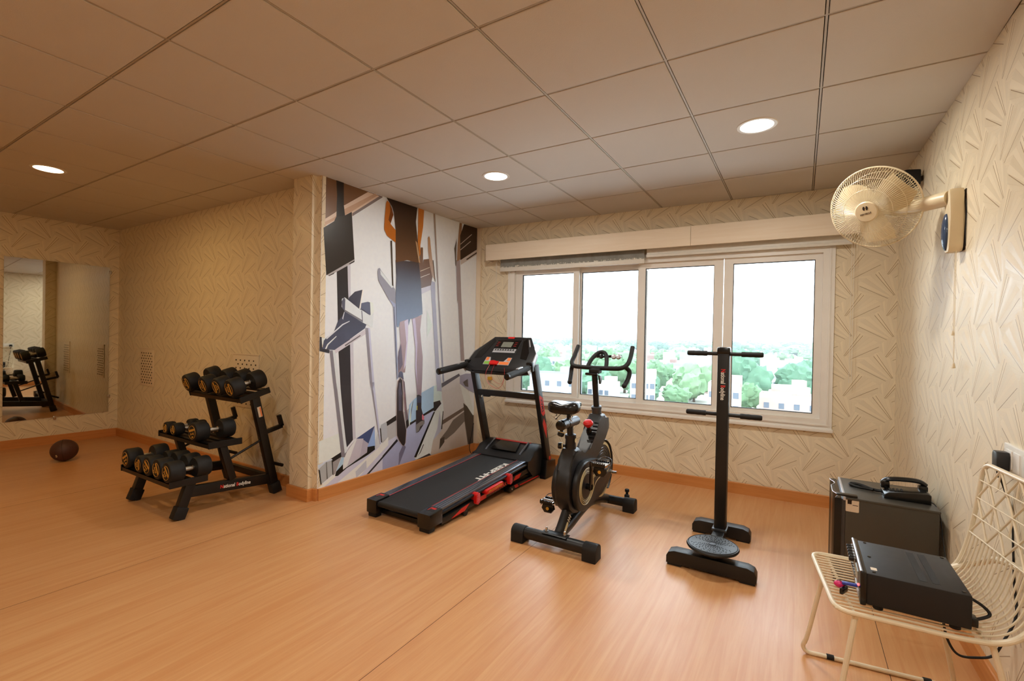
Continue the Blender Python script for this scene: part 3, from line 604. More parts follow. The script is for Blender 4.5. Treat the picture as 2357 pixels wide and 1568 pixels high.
# ------------------------------------------------------------------ dumbbells: round rubber heads, chrome handle, gold badge
def db_meshes(r, L, hl):
    head = B().lathe([(r*.80, 0), (r*.93, .004), (r, .014), (r, hl-.012), (r*.9, hl), (.02, hl)], (0, 0, 0), (0, 1, 0), 28).mesh('head')
    head2 = B().lathe([(.02, L-hl), (r*.9, L-hl), (r, L-hl+.012), (r, L-.014), (r*.93, L-.004), (r*.80, L)], (0, 0, 0), (0, 1, 0), 28).mesh('head')
    grip = B().lathe([(.013, hl), (.0155, hl+.02), (.0175, L/2), (.0155, L-hl-.02), (.013, L-hl)], (0, 0, 0), (0, 1, 0), 16).mesh('handle')
    col, col2 = [B().lathe([(.021, h), (.021, h+.012)], (0, 0, 0), (0, 1, 0), 16).mesh('collar') for h in (hl+.002, L-hl-.014)]
    bd = B(); R_ = r*.66
    bd.ring((0, -.0005, 0), (0, 1, 0), R_, .0014, 26, 5, .5, .5+2*PI-.75)
    for x0, x1, z0, z1 in ((-.84, .84, .16, .48), (-.34, .34, -.30, -.18), (-.44, -.30, -.42, -.06), (.30, .44, -.42, -.06)):
        bd.bx(x0*R_, x1*R_, -.0016, .0004, z0*R_, z1*R_)
    bd.bx(-.22*R_, -.04*R_, -.0016, .0004, -.82*R_, -.60*R_); bd.bx(.04*R_, .22*R_, -.0016, .0004, -.82*R_, -.60*R_)
    bd = bd.mesh('badge')
    for me, m in ((head, 'blackm'), (head2, 'blackm'), (grip, 'knurl'), (col, 'chrome'), (col2, 'chrome'), (bd, 'gold')): me.materials.append(M[m])
    return (('head', head), ('head', head2), ('handle', grip), ('collar', col), ('collar', col2), ('badge', bd))
DBM = {}
def dumbbell(x, y, z, r, tilt, roll, label, group, L=.275, sq=False):
    k = round(r, 3), L
    if k not in DBM: DBM[k] = db_meshes(r, L, .098 if r > .06 else .07)
    m = Matrix.Translation((x, y, z)) @ Matrix.Rotation(tilt, 4, 'X') @ Matrix.Rotation(roll, 4, 'Y')
    t = bpy.data.objects.new('dumbbell', None); C.objects.link(t); t.matrix_world = m; FR[t.name] = m; t.empty_display_size = .05
    tag(t, label, 'dumbbell', group)
    for n, me in DBM[k]:
        o = bpy.data.objects.new(n, me); C.objects.link(o); o.parent = t
    return t
ORD = ('first', 'second', 'third', 'fourth', 'fifth')
for i, (x, r, ro) in enumerate(((-4.357, .073, -.45), (-4.140, .064, 1.5), (-3.999, .071, .6), (-3.848, .073, 1.1), (-3.702, .073, .85))):
    dumbbell(x, 1.527, .273+r, r, 0, ro, '%s dumbbell from the mirror side on the lowest rack tier' % ORD[i], 'dumbbells on the lowest tier')
for i, (x, y, r, ro) in enumerate(((-4.318, 1.772, .048, 1.45), (-4.190, 1.772, .050, 1.25))):
    dumbbell(x, y, .499+r, r, 0, ro, '%s small dumbbell of the pair on the middle rack tier' % ('outer' if i == 0 else 'inner'), 'dumbbells on the middle tier', .24)
dumbbell(-3.838, 1.75, .4995+.0735, .0735, 0, -.25, 'large dumbbell with gold badge alone on the middle rack tier', 'dumbbells on the middle tier', .29)
for i, (x, ro) in enumerate(((-4.402, 1.3), (-4.130, 1.35), (-3.920, -1.75), (-3.733, 1.4))):
    dumbbell(x, 1.955, .884, .074, .275, ro, '%s dumbbell from the mirror side on the tilted top rack tier' % ORD[i], 'dumbbells on the top tier', .275)

# ------------------------------------------------------------------ ball
bl_ = thing('medicine_ball', 'dark brown rubber ball on the floor below the mirror', 'ball', (-6.28, 1.70, 0))
put('skin', B().ball((-6.28, 1.70, .106), (.108, .108, .106), 28, 18), 'ball', bl_)
b = B(); b.ring((-6.28, 1.70, .106), (.4, .9, .1), .1072, .0016, 40, 4); put('seam', b, 'dark', bl_)
cdir = Vector((6.28, -1.70, .55)).normalized()
me, _ = lettering('5', .034, frame(Vector((-6.28, 1.70, .106))+Vector((.62, -.70, -.34)).normalized()*.1078, (.75, .66, 0), (.22, -.25, .94)), .001); put('lettering', me, 'creamp', bl_)

# ================================================================== treadmill
TX0, TX1 = -2.685, -2.075; TC = (TX0+TX1)/2
tm = thing('treadmill', 'black motorised treadmill with red details in front of the mural', 'treadmill', (TC, 3.2, 0))
A = math.atan2(.085, 1.33)
def dz(y): return .118+(y-2.40)*math.tan(A)          # top of the deck
def deck(b, x0, x1, y0, y1, h0, h1, bev=.0):
    """slab following the slope of the deck; h0,h1 measured from its top"""
    q = [(y0, dz(y0)+h0), (y1, dz(y1)+h0), (y1, dz(y1)+h1), (y0, dz(y0)+h1)]
    return b.prism(q, frame((0, 0, 0), (0, 1, 0), (0, 0, 1)), x0, x1, bev)
bt = put('running_belt', deck(B(), -2.588, -2.185, 2.415, 3.84, -.030, -.004), 'belt', tm)
put('rear_roller', B().cyl((-2.588, 2.425, dz(2.425)-.022), (-2.185, 2.425, dz(2.425)-.022), .021), 'belt', bt)
fr_ = frame((-2.226, 3.355, dz(3.355)-.0036), (0, -1, -math.tan(A)), (1, 0, 0))
_, w_ = lettering('KEEP-FIT', .080, Matrix.Identity(4), .003); me, _ = lettering('KEEP-FIT', .080, fr_, .003, squeeze=.47/(w_[1]-w_[0])); put('lettering', me, 'whitep', bt)
for x0, x1, xr in ((-2.665, -2.588, -2.590), (-2.185, -2.095, -2.183)):
    r_ = put('side_rail', deck(B(), x0, x1, 2.50, 3.80, -.022, .004, .003), 'rail', tm)
    for k in range(3):
        xx = x0+(x1-x0)*(.25+.25*k); put('groove', deck(B(), xx-.0022, xx+.0022, 2.52, 3.79, .0038, .0045), 'blackm', r_)
    put('red_line', deck(B(), xr-.0016, xr+.0016, 2.50, 3.80, -.004, .0048), 'redp', r_)
for x0, x1 in ((TX0, -2.583), (-2.19, TX1)):
    c_ = put('end_cap', deck(B(), x0, x1, 2.392, 2.525, -.085, .010, .012), 'blackg', tm)
    put('sticker', deck(B(), (x0+x1)/2-.03, (x0+x1)/2+.03, 2.455, 2.515, .0095, .0106), 'charc', c_)
    put('sticker', deck(B(), (x0+x1)/2-.026, (x0+x1)/2-.020, 2.46, 2.51, .0104, .0112), 'redp', c_)
    put('sticker', deck(B(), (x0+x1)/2-.014, (x0+x1)/2+.022, 2.485, 2.505, .0104, .0112), 'redp', c_)
    put('foot', B().bx(x0+.012, x1-.012, 2.40, 2.46, 0, .05, .008), 'blackm', c_)
for x in (TX0+.022, TX1-.022):
    f_ = put('deck_frame', deck(B(), x-.018, x+.018, 2.52, 4.0, -.100, -.058, .003), 'black', tm)
    put('deck_rail', deck(B(), x-.020, x+.020, 2.52, 3.80, -.030, -.016, .002), 'black', tm)
    put('floor_frame', B().bx(x-.018, x+.018, 3.40, 4.06, .018, .052, .004), 'black', tm)
    w_ = put('wheel', B().cyl((x-.014, 2.80, .026), (x+.014, 2.80, .026), .026), 'blackm', tm)
    put('wheel_fork', B().bx(x-.017, x+.017, 2.77, 2.815, .03, .07, .004), 'black', tm)
put('cross_beam', B().bx(TX0+.05, TX1-.05, 2.47, 2.50, .012, .04, .003), 'black', tm)
put('cross_beam', B().bx(TX0+.02, TX1-.02, 3.40, 3.45, .018, .052, .003), 'black', tm)
# near side graphics and rubber cushions
XS = TX1-.004+.0004
def side_print(pts, mat, parent=tm, d=.0006):
    return put('print', B().prism([(y, dz(y)+h) for y, h in pts], frame((XS, 0, 0), (0, 1, 0), (0, 0, 1)), 0, d), mat, parent)
side_print([(2.62, -.098), (2.78, -.098), (2.84, -.062), (2.74, -.066)], 'redp'); side_print([(3.46, -.098), (3.56, -.098), (3.60, -.064), (3.50, -.062)], 'redp')
me, _ = lettering('TM-303 MAX', .040, frame((XS+.0004, 3.225, dz(3.225)-.080), (0, 1, math.tan(A)), (0, 0, 1)), .0006, squeeze=1.12); put('lettering', me, 'redp', tm)
side_print([(2.965, -.097), (3.055, -.097), (3.062, -.063), (2.972, -.063)], 'redp')
for yc in (2.915, 3.385):
    c_ = put('cushion', B().prism(rrect(.050, .088, .022, 5), frame((TX1-.03, yc, dz(yc)-.050), (0, 1, 0), (0, 0, 1)), 0, .052, .008), 'red', tm)
    for k in range(9):
        z = dz(yc)-.050-.034+.0085*k; put('rib', B().bx(TX1+.0205, TX1+.0245, yc-.018, yc+.018, z-.0022, z+.0022, .001, 1), 'red', c_)
c_ = put('cushion', B().prism(rrect(.24, .034, .012, 4), frame((TX1-.03, 3.145, dz(3.145)-.044), (0, 1, math.tan(A)), (0, 0, 1)), 0, .055, .005), 'red', tm)
me, _ = lettering('AIR-O-CUSHION', .023, frame((TX1+.0254, 3.145, dz(3.145)-.044), (0, 1, math.tan(A)), (0, 0, 1)), .0004, squeeze=1.15); put('lettering', me, 'gold', c_)
# floor frame end with red flashes
put('frame_cap', B().bx(TX1-.052, TX1+.006, 3.392, 3.455, .012, .058, .005), 'blackg', tm)
b = B(); b.cyl((TX1+.004, 3.425, .034), (TX1+.010, 3.425, .034), .008, n=12); put('bolt', b, 'chrome', tm)
put('print', B().prism([(3.50, .022), (3.56, .022), (3.53, .050), (3.48, .050)], frame((TX1-.0035, 0, 0), (0, 1, 0), (0, 0, 1)), 0, .0006), 'redp', tm)
put('print', B().prism([(3.58, .022), (3.92, .022), (3.92, .032), (3.57, .036)], frame((TX1-.0035, 0, 0), (0, 1, 0), (0, 0, 1)), 0, .0006), 'redp', tm)
# motor hood: cross-sections along x
def hood_prof(k):
    top = .318+.012*k
    return [(3.70, dz(3.70)-.06), (3.70, dz(3.70)+.006), (3.745, dz(3.745)+.035+.01*k), (3.83, .272), (3.92, top), (4.01, top-.012), (4.09, .245), (4.11, .16), (4.10, .05), (3.80, .05)]
b = B(); xs = [TX0-.005, TX0+.004, TX0+.03, TX0+.12, TC, TX1-.12, TX1-.03, TX1-.004, TX1+.005]; ks = [-3.4, -2.0, .0, -.2, -.8, -.2, .0, -2.0, -3.4]
b.loft([[(x, y, z) for y, z in hood_prof(k)] for x, k in zip(xs, ks)])
hood = put('motor_hood', b, 'charc', tm, 50)
put('hood_panel', B().prism([(-2.52, 3.765), (-2.24, 3.765), (-2.27, 3.90), (-2.49, 3.90)], Matrix.Translation((0, 0, .268)) @ Matrix(((1, 0, 0, 0), (0, 1, 0, 0), (0, .40, 1, -1.524), (0, 0, 0, 1))), .005, .013, .004), 'blackg', hood)
put('red_strip', B().box((TC, 3.935, .3155), (.40, .05, .006), RX(-.05), .002), 'redp', hood)
for x in (TX0+.115, TX1-.115): put('vent_rib', B().tube(bend([(x, 3.755, .238), (x, 3.83, .281), (x, 3.92, .322)], 4), .012, 6, r2=.006), 'rail', hood)
# uprights
for x, s in ((-2.722, -1), (-2.040, 1)):
    u_ = put('upright', ybar(B(), x, (4.055, .06), (3.732, 1.075), .044, .078), 'black', tm)
    put('foot_block', B().prism([(3.93, 0), (4.155, 0), (4.135, .15), (3.965, .175)], frame((x-.034, 0, 0), (0, 1, 0), (0, 0, 1)), 0, .068, .012), 'blackg', tm)
    b = B()
    for z in (.735, .80): b.cyl((x-s*.022, 3.82-(z-.80)*.32, z), (x-s*.032, 3.82-(z-.80)*.32, z), .011, n=10)
    put('bolt', b, 'chrome', u_)
    put('connector', B().bx(min(x, x-s*.02)-.0, max(x, x-s*.02), 4.0, 4.10, .03, .09, .004), 'black', tm)
def up_pt(z, dy): return (3.732+(1.075-z)*(.323/1.015)+dy, z)
UXS = -2.040+.0224
def up_print(zs, mat):
    q = [up_pt(z, dy) for z, dy in zs]
    put('print', B().prism(q, frame((UXS, 0, 0), (0, 1, 0), (0, 0, 1)), 0, .0006), mat, tm)
up_print([(.80, -.02), (.77, .034), (.62, .034), (.60, -.005), (.63, -.034), (.78, -.034)], 'redp')
up_print([(.58, .0), (.50, .034), (.44, .02), (.38, .005), (.46, -.02), (.53, -.034)], 'redp')
up_print([(.20, .0), (.20, .03), (.16, .03), (.17, -.01)], 'redp')
me, _ = lettering('EMAX', .05, frame((UXS+.0008, *up_pt(.705, .004)), (0, -.30, .95), (0, -.95, -.30)), .001); put('lettering', me, 'charc', tm)
cb = put('cross_bar', B().bx(-2.70, -2.062, 3.785, 3.83, .755, .81, .004), 'black', tm)
put('bar_stop', B().bx(-2.64, -2.57, 3.79, 3.825, .742, .756, .003), 'blackm', cb)
# handles
for x in (-2.722, -2.042):
    s = 1 if x > -2.3 else -1
    p = [(x, 3.265 if s > 0 else 3.215, 1.000 if s > 0 else 1.010), (x, 3.70, 1.066)]
    h_ = put('handle', B().tube(bend(p, 4), .023, 14, r2=.030), 'blackm', tm)
    e = Vector(p[0]); put('grip_end', B().lathe([(.5*.025, -.006), (.027, 0), (.027, .02)], e, (0, 1, .12), 14), 'blackg', h_)
    put('pulse_pad', B().box((x, 3.47, 1.061), (.024, .085, .012), RX(.15), .004), 'silver', h_)
    put('handle_collar', B().box((x, 3.655, 1.064), (.062, .045, .085), RX(.16), .012), 'blackg', tm)
# console: tilted, wide faceted housing.  local frame: u across, t up the slope, w out of the face
CF = frame((TC+.002, 3.578, 1.030), (1, 0, 0), (0, .722, .692))
def cpr(name, poly, d0, d1, mat, parent, bev=0.): return put(name, B().prism(poly, CF, d0, d1, bev), mat, parent)
hull = [(-.345, .015), (-.352, .11), (-.340, .235), (-.205, .44), (.205, .44), (.340, .235), (.352, .11), (.345, .015), (.215, -.012), (-.215, -.012)]
back = [(-.33, .03), (-.335, .11), (-.322, .225), (-.19, .42), (.19, .42), (.322, .225), (.335, .11), (.33, .03), (.21, .01), (-.21, .01)]
face = [(-.31, .05), (-.30, .12), (-.285, .22), (-.185, .425), (.185, .425), (.285, .22), (.30, .12), (.31, .05), (.21, .01), (-.21, .01)]
b = B(); b.loft([[CF @ Vector((x, y, d)) for x, y in poly] for poly, d in ((back, -.085), (hull, -.055), (hull, -.012), (face, .0))])
con = put('console', b, 'charc', tm, 20)
b = B(); b.loft([[CF @ Vector(p) for p in ((s_*.352, .02, -.06), (s_*.360, .02, -.04), (s_*.360, .02, -.002), (s_*.35, .02, .0))] for s_ in (1,)] and
        [[CF @ Vector((u, t_, d)) for u, d in ((1.0*ux, -.062), (1.0*ux+.006, -.05), (1.0*ux+.006, -.008), (1.0*ux, -.004))] for ux, t_ in ((.347, .0), (.354, .10), (.343, .225), (.30, .29))])
put('side_trim', b, 'silver', con)
b = B(); b.loft([[CF @ Vector((u, t_, d)) for u, d in ((-1.0*ux, -.062), (-1.0*ux-.006, -.05), (-1.0*ux-.006, -.008), (-1.0*ux, -.004))] for ux, t_ in ((.347, .0), (.354, .10), (.343, .225), (.30, .29))])
put('side_trim', b, 'silver', con)
cpr('cup_recess', [(-.285, .13), (-.215, .145), (-.155, .37), (-.185, .405), (-.275, .225)], .0006, .0016, 'blackg', con); cpr('cup_recess', [(.285, .13), (.215, .145), (.155, .37), (.185, .405), (.275, .225)], .0006, .0016, 'blackg', con)
cpr('recess_rim', [(.205, .39), (.215, .39), (.262, .30), (.252, .295)], .001, .004, 'silver', con)
cpr('bezel_rim', rrect_ := [(-.138, .203), (.138, .203), (.138, .388), (-.138, .388)], .0006, .0022, 'grey', con, .001)
bz = cpr('display_panel', [(-.134, .207), (.134, .207), (.134, .384), (-.134, .384)], .002, .003, 'blackg', con)
cpr('lcd', [(-.060, .285), (.056, .285), (.056, .355), (-.060, .355)], .0028, .0038, 'lcd', bz)
for t0, t1 in ((.238, .262), (.213, .233)): cpr('button_strip', [(-.122, t0), (.126, t0), (.126, t1), (-.122, t1)], .0028, .0040, 'silver', bz)
for k in range(8): cpr('button', [(-.108+.028*k, .242), (-.090+.028*k, .242), (-.090+.028*k, .257), (-.108+.028*k, .257)], .0038, .0050, 'charc', bz)
for u in (-.105, .092):
    for k in range(3): cpr('indicator', [(u-.018, .30+.024*k), (u+.012, .30+.024*k), (u+.012, .304+.024*k), (u-.018, .304+.024*k)], .0028, .0034, 'redp', bz)
cpr('badge', [(-.035, .405), (.035, .405), (.038, .428), (-.038, .428)], .0006, .0022, 'redp', con, .0006)
kp = cpr('key_panel', [(-.150, .055), (.130, .055), (.130, .150), (.085, .150), (.060, .098), (-.085, .098), (-.105, .150), (-.150, .150)], .0006, .0030, 'silver', con, .0006)
for nm, q, m_ in (('key', [(-.144, .106), (-.112, .106), (-.112, .146), (-.144, .146)], 'orange'), ('key', [(.090, .106), (.124, .106), (.124, .146), (.090, .146)], 'orange'), ('key', [(-.144, .060), (-.084, .060), (-.084, .094), (-.144, .094)], 'green'), ('key', [(.022, .060), (.124, .060), (.124, .094), (.022, .094)], 'orange')):
    cpr(nm, q, .0028, .0046, m_, kp)
sk = cpr('safety_key', [(-.072, .048), (.012, .048), (.018, .090), (-.010, .084), (-.04, .098), (-.075, .092)], .0026, .020, 'red', con, .005)
p0 = CF @ Vector((-.06, .05, .012)); p1 = CF @ Vector((-.01, .05, .012)); q1 = Vector((-2.25, 3.53, 1.00))
put('lanyard', B().tube(bend([p0, (p0.x-.005, 3.545, .99), (p0.x+.02, 3.56, .90), (-2.33, 3.56, .862), (-2.27, 3.56, .90), (-2.245, 3.55, .98), q1+Vector((0, .03, .05))], 6), .0016, 5), 'red', sk)
put('lanyard', B().tube(bend([p1, (p1.x+.0, 3.55, .98), (p1.x+.03, 3.56, .925), (-2.28, 3.56, .905), (-2.245, 3.55, .97)], 6), .0012, 5), 'red', sk)
put('lip', B().tube(bend([CF @ Vector((-.25, -.004, -.03)), CF @ Vector((-.2, -.014, -.03)), CF @ Vector((.2, -.014, -.03)), CF @ Vector((.25, -.004, -.03))], 3), .010, 8), 'blackg', con)
put('power_cord', B().tube(bend([(-2.70, 4.09, .06), (-2.95, 4.15, .012), (-3.12, 4.27, .02), (-3.176, 4.315, .06), (-3.186, 4.34, .13), (-3.188, 4.37, .22), (-3.186, 4.40, .33)], 6), .004, 6), 'blackm', tm)

# ================================================================== exercise bike
BX = -1.285
bk = thing('exercise_bike', 'black spin bike with gold decals in front of the window', 'exercise bike', (BX, 3.12, 0))
YZ = lambda x: frame((x, 0, 0), (0, 1, 0), (0, 0, 1))        # polygon given as (y, z), depth along x
# stabiliser bars
for nm, y, x0, x1, r in (('rear_stabilizer', 2.665, -1.54, -1.045, .037), ('front_stabilizer', 3.588, -1.535, -1.10, .034)):
    s_ = put(nm, B().cyl((x0, y, .060), (x1, y, .060), r, n=24), 'black', bk)
    for xa, xb in ((x0-.045, x0+.045), (x1-.045, x1+.045)):
        b = B(); prof = [(y-.046, .0), (y-.046, .062)]+[(y+.046*math.cos(a), .062+.040*math.sin(a)) for a in [PI-PI*k/8 for k in range(1, 8)]]+[(y+.046, .062), (y+.046, .0)]
        b.prism(prof, YZ(xa), 0, xb-xa, .006); put('end_cap', b, 'blackm', s_)
put('mount_plate', B().tube([(BX-.085, 2.665, .0985), (BX, 2.665, .1005), (BX+.085, 2.665, .0985)], .034, 12, r2=.006, up=(0, 0, 1)), 'black', bk)
for x in (BX-.062, BX+.062):
    put('bolt', B().lathe([(.012, 0), (.012, .006), (.007, .007), (.007, .024), (.002, .028)], (x, 2.665, .103), n=12), 'chrome', bk)
kn = put('leveling_knob', B().lathe([(.012, 0), (.020, .006), (.020, .022), (.010, .03), (.010, .045), (.017, .05), (.017, .068), (.006, .072)], (-1.145, 3.655, .075), n=14), 'blackm', bk)
put('knob_bracket', B().bx(-1.158, -1.132, 3.60, 3.665, .066, .078, .003), 'black', kn)
put('wheel', B().cyl((-1.40, 3.65, .04), (-1.37, 3.65, .04), .04), 'blackm', bk)
# main beam and rear strut
path = bend([(BX, 2.69, .075), (BX, 2.86, .092), (BX, 3.02, .125), (BX, 3.2, .145), (BX, 3.40, .118), (BX, 3.575, .066)], 5)
put('main_beam', B().tube(path, .032, 14, r2=.036), 'black', bk)
put('rear_strut', B().tube(bend([(BX, 2.702, .07), (BX, 2.77, .13), (BX, 2.86, .225)], 4), .030, 14, r2=.040), 'black', bk)
st = Vector((0, .12, .118)).normalized(); sn = Vector((0, -.118, .12)).normalized()
def strut_decal(a0, a1, w0, w1, mat):
    o = Vector((BX+.0305, 2.772, .128))
    q = [o+st*a0+sn*w0, o+st*a1+sn*w0*.8, o+st*a1+sn*w1*.8, o+st*a0+sn*w1]
    b = B(); b.loft([[p+Vector((d, 0, 0)) for p in q] for d in (-.004, .0014)]); put('decal', b, mat, bk)
strut_decal(-.045, .016, -.014, .012, 'creamp')
for k in range(3): strut_decal(.026+.016*k, .033+.016*k, -.020, .016, 'whitep')
# moulded shroud: rear belly with the pulley, top tube and head socket
def body(poly, x0, x1, bev, name, mat='charc', parent=bk, seg=3): return put(name, B().prism(poly, YZ(x0), 0, x1-x0, bev, seg), mat, parent)
belly = [(2.905, .165), (2.84, .182), (2.785, .222), (2.747, .285), (2.735, .355), (2.745, .415), (2.775, .468), (2.812, .515), (2.828, .565), (2.835, .60), (2.915, .60), (2.925, .560), (2.955, .535), (3.005, .520),
         (3.045, .530), (3.09, .560), (3.20, .655), (3.265, .712), (3.295, .770), (3.385, .765), (3.425, .712), (3.478, .672), (3.470, .640), (3.405, .60), (3.33, .54), (3.22, .47), (3.14, .40), (3.10, .31), (3.07, .225), (3.0, .175)]
sh = body(belly, BX-.052, BX+.052, .026, 'shroud')
# top tube grip ribs
for k in range(6):
    y = 3.135+.026*k; z = .600+.0215*k
    put('rib', B().box((BX+.030, y-.004, z+.006), (.044, .007, .006), RX(.72), .002), 'blackm', sh)
# chain cover: teardrop on the near side
tc = [(2.935+.165*math.cos(a), .345+.165*math.sin(a)) for a in [PI*.42+PI*1.16*k/16 for k in range(17)]]
tc += [(3.06, .205), (3.20, .215), (3.36, .255), (3.43, .31), (3.43, .375), (3.38, .43), (3.26, .455), (3.10, .492)]
for x0, x1 in ((BX+.050, BX+.092), (BX-.092, BX-.050)): body(tc, x0, x1, .018, 'chain_cover', 'charc', sh)
# flywheel with guard and gold arcs
fy, fz = 3.375, .345
fw = put('flywheel', B().lathe([(.03, -.030), (.19, -.030), (.213, -.022), (.213, .022), (.19, .030), (.03, .030)], (BX, fy, fz), (1, 0, 0), 44), 'charc', bk)
for R_ in (.185, .165, .145, .125): put('groove', B().ring((BX+.0305, fy, fz), (1, 0, 0), R_, .0022, 40, 5), 'blackg', fw)
def arc(R0, R1, a0, a1, x, mat, taper=True):
    n = 16; b = B(); top, bot = [], []
    for k in range(n+1):
        a = a0+(a1-a0)*k/n; w = math.sin(PI*k/n) if taper else 1; rm = (R0+R1)/2; d = (R1-R0)/2*max(w, .12)
        top.append((fy+(rm+d)*math.cos(a), fz+(rm+d)*math.sin(a))); bot.append((fy+(rm-d)*math.cos(a), fz+(rm-d)*math.sin(a)))
    b.prism(top+bot[::-1], YZ(x), 0, .0012); put('decal', b, mat, fw)
arc(.186, .208, .15, 2.7, BX+.0302, 'creamp'); arc(.150, .172, 1.9, 3.0, BX+.0302, 'creamp'); arc(.180, .206, -1.9, -.65, BX+.0302, 'creamp')
b = B(); b.tube([(BX, fy+.222*math.cos(a), fz+.222*math.sin(a)) for a in [-.9+2.75*k/18 for k in range(19)]], .040, 8, r2=.010, up=(0, 0, 1)); put('flywheel_guard', b, 'charc', bk, 50)
put('axle_nut', B().lathe([(.016, 0), (.016, .012), (.010, .014), (.010, .05)], (BX+.09, fy+.02, fz-.01), (1, 0, 0), 12), 'chrome', bk)
# pulley rings printed on the chain cover, cream swoosh
pf = BX+.0925
for R_, w in ((.118, .0030), (.106, .0016), (.096, .0022), (.086, .0012)): put('decal', B().ring((pf, 2.935, .345), (1, 0, 0), R_, w, 44, 4), 'creamp', sh)
for pts in ([(2.985, .452), (3.03, .432), (3.10, .415), (3.22, .425), (3.33, .428), (3.372, .40)], [(2.985, .238), (3.03, .262), (3.10, .33), (3.20, .352), (3.30, .350), (3.365, .372)], [(3.372, .40), (3.376, .386), (3.365, .372)]):
    put('decal', B().tube(bend([(pf+.0006, y, z) for y, z in pts], 5), .0035, 5, r2=.0012, up=(1, 0, 0)), 'creamp', sh)
me, _ = lettering('YES', .034, frame((pf+.0006, 3.075, .385), (0, .98, .18), (0, -.18, .98)), .001); put('lettering', me, 'creamp', sh)
put('decal', B().cyl((pf, 3.325, .388), (pf+.0012, 3.325, .388), .012, n=16), 'creamp', sh)
# cranks and pedals
put('crank_hub', B().cyl((BX-.13, 2.935, .345), (BX+.13, 2.935, .345), .020), 'blackg', bk)
for s_, zp, xx in ((1, .502, BX+.122), (-1, .188, BX-.122)):
    cr = put('crank_arm', B().prism([(2.918, .345-.02*s_), (2.952, .345-.02*s_), (2.948, zp+.012*s_), (2.922, zp+.012*s_)], YZ(xx-.008), 0, .016, .004), 'blackg', bk)
    x0 = xx+s_*.012; px = x0+s_*.052; pz = zp+.004
    pd = put('pedal', B().cyl((x0, 2.935, pz), (x0+s_*.10, 2.935, pz), .013, n=14), 'chrome', bk)
    for dy in (-.042, .042):
        b = B(); yy = 2.935+dy
        b.bx(px-.046, px+.046, yy-.004, yy+.004, pz-.010, pz+.010)
        for k in range(7): b.bx(px-.044+.0135*k, px-.037+.0135*k, yy-.004, yy+.004, pz+.009, pz+.016)
        put('cage_plate', b, 'blackg', pd)
    for dx in (-.046, .046): put('cage_end', B().bx(px+dx-.004, px+dx+.004, 2.893, 2.977, pz-.008, pz+.008, .002), 'chrome', pd)
    put('cleat', B().prism([(px-.04, pz-.022), (px+.04, pz-.022), (px+.048, pz-.05), (px+.026, pz-.078), (px-.026, pz-.078), (px-.048, pz-.05)], frame((0, 2.93, 0), (1, 0, 0), (0, 0, 1)), -.012, .012, .005), 'blackg', pd)
    put('cleat_screw', B().cyl((px, 2.917, pz-.048), (px, 2.914, pz-.048), .011, n=14), 'gold', pd)
    put('toe_clip', B().tube(bend([(px-s_*.04, 2.98, pz), (px-s_*.03, 3.02, pz+.02), (px, 3.035, pz+.028), (px+s_*.045, 3.015, pz+.018), (px+s_*.055, 2.97, pz-.01), (px+s_*.04, 2.90, pz-.02)], 4), .003, 6), 'grey', pd)
# seat post, slider, saddle
put('seat_tube', B().lathe([(.040, 0), (.036, .04), (.033, .10), (.037, .10), (.037, .125), (.030, .128)], (BX, 2.872, .565), (0, -.06, 1), 20), 'black', bk)
sp = put('seat_post', B().tube([(BX, 2.865, .66), (BX, 2.852, .765)], .026, 16, r2=.020, up=(1, 0, 0)), 'black', bk)
put('decal', B().cyl((BX+.037, 2.866, .655), (BX+.0385, 2.866, .655), .014, n=16), 'creamp', bk)
sl = put('seat_slider', B().cyl((BX, 2.712, .772), (BX, 2.95, .772), .031, n=22), 'grey', bk)
put('slider_cap', B().lathe([(.020, -.016), (.031, -.010), (.033, 0), (.033, .012)], (BX, 2.712, .772), (0, 1, 0), 20), 'blackg', sl)
put('slider_band', B().lathe([(.033, 0), (.033, .010)], (BX, 2.79, .772), (0, 1, 0), 20), 'blackg', sl)
def knob(o, ax, r, nm):
    k_ = put(nm, B().lathe([(r*.45, 0), (r*.45, .012), (r, .016), (r*1.05, .026), (r, .044), (r*.6, .050)], o, ax, 18), 'blackg', bk)
    ax = Vector(ax).normalized(); put('knob_ring', B().lathe([(r*1.02, .018), (r*1.08, .022), (r*1.02, .025)], o, ax, 18, False), 'creamp', k_)
    put('knob_face', B().lathe([(r*.58, .0500), (r*.56, .0515)], o, ax, 18), 'creamp', k_)
knob((BX-.005, 2.745, .745), (-.15, -.25, -1), .021, 'slider_knob'); knob((BX-.028, 2.845, .615), (-.85, -.5, 0), .020, 'seat_knob')
put('seat_stem', B().cyl((BX, 2.83, .80), (BX, 2.832, .862), .013), 'black', bk)
rings = []
for y, hw, zt, th, dip in ((2.692, .050, .895, .045, .004), (2.702, .082, .912, .068, .010), (2.725, .101, .922, .082, .018), (2.765, .104, .925, .082, .020), (2.81, .092, .921, .074, .016), (2.85, .066, .914, .062, .010), (2.89, .044, .909, .052, .006), (2.94, .034, .904, .044, .003), (2.975, .028, .896, .036, .002), (2.988, .015, .884, .016, 0)):
    r_ = []
    for k in range(20):
        a = 2*PI*k/20; cx, sz = math.cos(a), math.sin(a); e = .62
        xx = hw*math.copysign(abs(cx)**e, cx); zz = th/2*math.copysign(abs(sz)**e, sz)
        if sz > 0: zz -= dip*max(0, 1-(abs(xx)/(hw*.55))**2)
        r_.append((BX+xx, y, zt-th/2+zz))
    rings.append(r_)
sd_ = put('saddle', B().loft(rings), 'blackg', bk, 60)
put('saddle_clamp', B().bx(BX-.026, BX+.026, 2.81, 2.855, .838, .858, .005), 'black', sd_)
